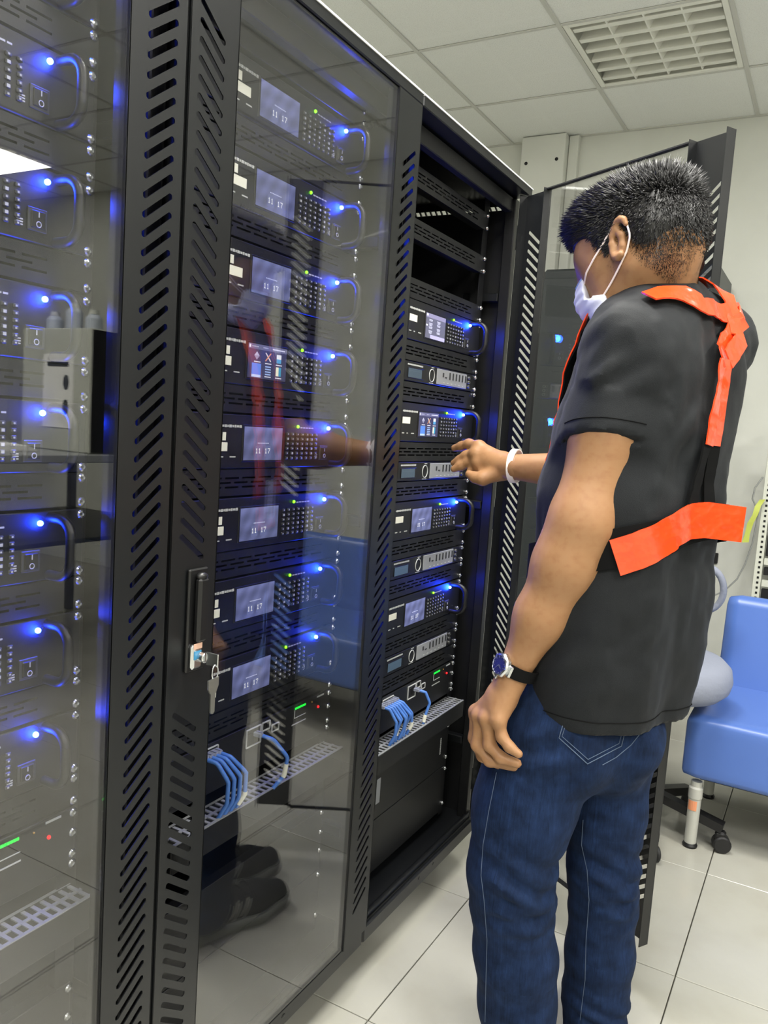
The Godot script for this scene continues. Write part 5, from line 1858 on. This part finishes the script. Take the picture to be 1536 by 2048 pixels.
func mask(P: Node3D, inv: Transform3D, bones: Field, H: Vector3, hb: Basis) -> void:
	var hd := func(side: float, up: float, fwd: float) -> Vector3: return H + hb * Vector3(side, up, -fwd) * HS
	var hinv := hb.inverse() * Basis.from_scale(Vector3.ONE / HS)
	# pleated cloth over nose and chin
	var f := Field.new()
	f.k = 0.02
	f.bone(hd.call(0, -0.030, 0.080), hd.call(0, -0.070, 0.082), 0.036, 0.042)
	f.bone(hd.call(0, -0.070, 0.082), hd.call(0, -0.120, 0.066), 0.042, 0.036)
	for s in [-1.0, 1.0]:
		f.bone(hd.call(0.026 * s, -0.055, 0.064), hd.call(0.028 * s, -0.110, 0.050), 0.034, 0.036)
		f.bone(hd.call(0.032 * s, -0.085, 0.050), hd.call(0.026 * s, -0.128, 0.044), 0.034, 0.030)
	f.bone(hd.call(0, -0.040, 0.112), hd.call(0, -0.062, 0.116), 0.010, 0.012)
	f.slim(HS)
	f.change = func(p: Vector3, d: float) -> float:
		var q := hinv * (p - H)
		var fw := -q.z
		var e := d + 0.0010 * sin((q.y + 0.09) / 0.017 * TAU)
		# the upper half is drawn forward over the nose, the lower half reaches back under the jaw
		var back := lerpf(0.044, 0.086, smoothstep(-0.086, -0.078, q.y)) - fw
		var top := q.y + 0.030 - 0.20 * (fw - 0.11)
		return maxf(maxf(e, back), maxf(top, -0.158 - q.y))
	var g := Geo.new()
	g.x = inv
	f.net(g, 0.0038)
	var m := obj("face_mask", g, M.mask, P)
	m.set_meta("label", "pale pleated face mask with ear loops")
	# nose strip and ear loops
	g = Geo.new()
	g.x = inv
	var row := []
	for i in 9:
		var a := -1.05 + 2.1 * i / 8.0
		var d := hb * Vector3(sin(a), 0, -cos(a))
		row.append(f.hit(hd.call(0, -0.037, 0.06) + d * 0.12, -d, 0.0005, 0.2))
	g.tube(row, 0.0018, 6)
	obj("nose_strip", g, M.mask_blue, m)
	for s in [-1.0, 1.0]:
		g = Geo.new()
		g.x = inv
		var way := []
		for q in [[0.036, -0.052, 0.092], [0.055, -0.040, 0.070], [0.066, -0.024, 0.046], [0.074, -0.004, 0.022], [0.080, 0.014, 0.004], [0.086, 0.022, -0.008], [0.089, 0.010, -0.024], [0.086, -0.016, -0.026], [0.080, -0.036, -0.014], [0.074, -0.056, 0.006], [0.068, -0.074, 0.028], [0.060, -0.090, 0.050]]:
			var p: Vector3 = hd.call(q[0] * s, q[1], q[2])
			for it in 4:
				var e := bones.whole(p)
				if e < 0.0022: p += hb * Vector3(s, 0, 0) * (0.0026 - e)
			way.append(p)
		var cv := Curve3D.new()
		for i in way.size():
			var t: Vector3 = (way[min(i + 1, way.size() - 1)] - way[max(i - 1, 0)]) / 6.0
			cv.add_point(way[i], -t, t)
		var path := []
		for i in 40: path.append(cv.sample_baked(cv.get_baked_length() * i / 39.0))
		g.tube(path, 0.0017, 6)
		obj("ear_loop", g, M.mask_loop, m)

func harness(P: Node3D, inv: Transform3D, lv: Array) -> void:
	var S := Node3D.new()
	S.name = "harness"
	S.set_meta("label", "black safety harness with glossy orange reflective strips")
	P.add_child(S)
	# a point on the shirt at a given height, in a direction seen from the trunk's axis (0 = front, 90 = right, 180 = back)
	var tp := func(y: float, deg: float, off: float) -> Vector3:
		var c: Vector3 = lv[0][0]
		for i in lv.size() - 1:
			var a: Vector3 = lv[i][0]
			var b: Vector3 = lv[i + 1][0]
			if y >= a.y: c = a.lerp(b, clampf((y - a.y) / (b.y - a.y), 0.0, 1.0))
		c.y = y
		var r := deg_to_rad(deg)
		var d := FWD * cos(r) + RGT * sin(r)
		return shirt_f.hit(c + d * 0.40, -d, off, 0.5)
	var strip := func(called: String, m: Material, way: Array, half: float, th: float, axis: Vector3, smooth := 5, lift := 0.004) -> void:
		# a strap through world points; its width runs across the way, lying on the body
		var cv := Curve3D.new()
		for i in way.size():
			var t: Vector3 = (way[min(i + 1, way.size() - 1)] - way[max(i - 1, 0)]) / 6.0
			cv.add_point(way[i], -t, t)
		var L := cv.get_baked_length()
		var n := way.size() * smooth
		var pts := []
		var outs := []
		var wide := []
		for i in n + 1:
			pts.append(cv.sample_baked(L * i / n))
		for i in n + 1:
			var t: Vector3 = (pts[min(i + 1, n)] - pts[max(i - 1, 0)]).normalized()
			var c := Vector3(0.455, pts[i].y - 0.05, 0.01)
			var o: Vector3 = pts[i] - c
			if axis != Vector3.ZERO: o = o - axis * o.dot(axis)
			o = (o - t * o.dot(t)).normalized()
			for it in 4:
				var e := shirt_f.whole(pts[i])
				var h := 0.004
				var nn := Vector3(shirt_f.whole(pts[i] + Vector3(h, 0, 0)) - e, shirt_f.whole(pts[i] + Vector3(0, h, 0)) - e, shirt_f.whole(pts[i] + Vector3(0, 0, h)) - e).normalized()
				if e < lift: pts[i] += nn * (lift - e + 0.0005)
				o = nn
			if axis != Vector3.ZERO: o = (o - axis * o.dot(axis)).normalized()
			o = (o - t * o.dot(t)).normalized()
			outs.append(o); wide.append(t.cross(o).normalized() * half)
		var g := Geo.new()
		g.x = inv
		g.band(pts, outs, wide, th)
		obj(called, g, m, S)
	# belt, higher at the back than in front
	var belt := []
	for i in 25:
		var a := 360.0 * i / 24.0
		belt.append(tp.call(1.024 - 0.052 * cos(deg_to_rad(a)) + 0.014 * sin(deg_to_rad(a)), a, 0.004))
	strip.call("belt", M.webbing, belt, 0.030, 0.003, Vector3.UP, 2)
	# orange strip on the belt from the side to the back, its free end standing away
	var bs := []
	for q in [[243.0, 1.020], [232.0, 1.034], [220.0, 1.052], [208.0, 1.070], [196.0, 1.080]]: bs.append(tp.call(q[1], q[0], 0.011))
	bs.append(tp.call(1.083, 184.0, 0.018))
	bs.append(bs[-1] + (RGT * 0.85 - FWD * 0.35).normalized() * 0.075 + Vector3(0, -0.006, 0))
	strip.call("reflective_strip", M.orange, bs, 0.0285, 0.0022, Vector3.UP, 5, 0.009)
	# straps over the shoulders, meeting between the shoulder blades
	for s in [-1.0, 1.0]:
		var top: Vector3 = lv[6][0] + RGT * 0.066 * s + FWD * -0.012
		top = shirt_f.hit(Vector3(top.x, 1.75, top.z), Vector3.DOWN, 0.006, 1.0)
		var front := [tp.call(0.985, 24.0 * s, 0.008), tp.call(1.07, 25.0 * s, 0.008), tp.call(1.16, 27.0 * s, 0.007), tp.call(1.26, 30.0 * s, 0.006), tp.call(1.335, 36.0 * s, 0.006), top]
		strip.call("shoulder_strap", M.webbing, front, 0.026, 0.003, Vector3.ZERO)
		var fo := [tp.call(1.02, 24.0 * s, 0.013), tp.call(1.07, 25.0 * s, 0.013), tp.call(1.16, 27.0 * s, 0.012), tp.call(1.26, 30.0 * s, 0.011), tp.call(1.335, 36.0 * s, 0.011), top + Vector3(0, 0.004, 0)]
		strip.call("reflective_strip", M.orange, fo, 0.0235, 0.0022, Vector3.ZERO, 5, 0.009)
		var knot: Vector3 = tp.call(1.335, 192.0, 0.026)
		var back := [top + Vector3(0, 0.003, 0), tp.call(1.372, 158.0, 0.018), knot + RGT * 0.010 * s]
		if s < 0.0: back = [shirt_f.hit(EYE, look(1296, 596).normalized(), 0.006, 2.0), shirt_f.hit(EYE, look(1332, 588).normalized(), 0.006, 2.0), shirt_f.hit(EYE, look(1372, 592).normalized(), 0.006, 2.0), shirt_f.hit(EYE, look(1410, 614).normalized(), 0.008, 2.0), at(1442, 650, 1.375), knot - RGT * 0.010]
		strip.call("reflective_strip", M.orange, back, 0.016, 0.0025, Vector3.ZERO, 5, 0.008)
		var down := [knot + RGT * 0.008 * s, tp.call(1.29, 190.0 - 3.0 * s, 0.020), tp.call(1.25, 189.0 - 5.0 * s, 0.016), tp.call(1.20, 188.0 - 6.0 * s, 0.013)]
		strip.call("reflective_strip", M.orange, down, 0.0115, 0.0025, Vector3.UP)
		strip.call("back_strap", M.webbing, [tp.call(1.215, 188.0 - 6.0 * s, 0.009), tp.call(1.14, 186.0 - 9.0 * s, 0.008), tp.call(1.085, 185.0 - 12.0 * s, 0.007)], 0.013, 0.003, Vector3.UP)
	var fo2 := []
	for q in [[16.0, 0.975], [2.0, 0.972], [-14.0, 0.974], [-28.0, 0.976]]: fo2.append(tp.call(q[1], q[0], 0.013))
	strip.call("reflective_strip", M.orange, fo2, 0.026, 0.0022, Vector3.UP)
	# identity card on its clip
	var cp: Vector3 = tp.call(1.045, -4.0, 0.020)
	var g := Geo.new()
	g.x = inv * Transform3D(Basis(RGT, Vector3.UP, -FWD * -1.0 * -1.0), cp)
	g.cbox(Vector3(0, -0.03, 0), Vector3(0.054, 0.086, 0.002), 0.0006)
	var card := obj("identity_card", g, M.card, P)
	card.set_meta("label", "pale identity card clipped to the chest")
	g = Geo.new()
	g.x = inv * Transform3D(Basis(RGT, Vector3.UP, FWD * -1.0), cp)
	for sg in [-1.0, 1.0]:
		for i in 5: g.box(Vector3(-0.004, -0.012 - 0.012 * i, 0.0013 * sg), Vector3(0.034 - 0.004 * (i % 3), 0.003, 0.0004))
	obj("print", g, M.face_grey, card)
	g = Geo.new()
	g.x = inv
	g.tube([cp + Vector3(0, 0.012, 0), cp + Vector3(0, 0.03, 0) - FWD * 0.004, tp.call(1.10, -10.0, 0.008)], 0.003, 6)
	obj("clip", g, M.webbing, card)
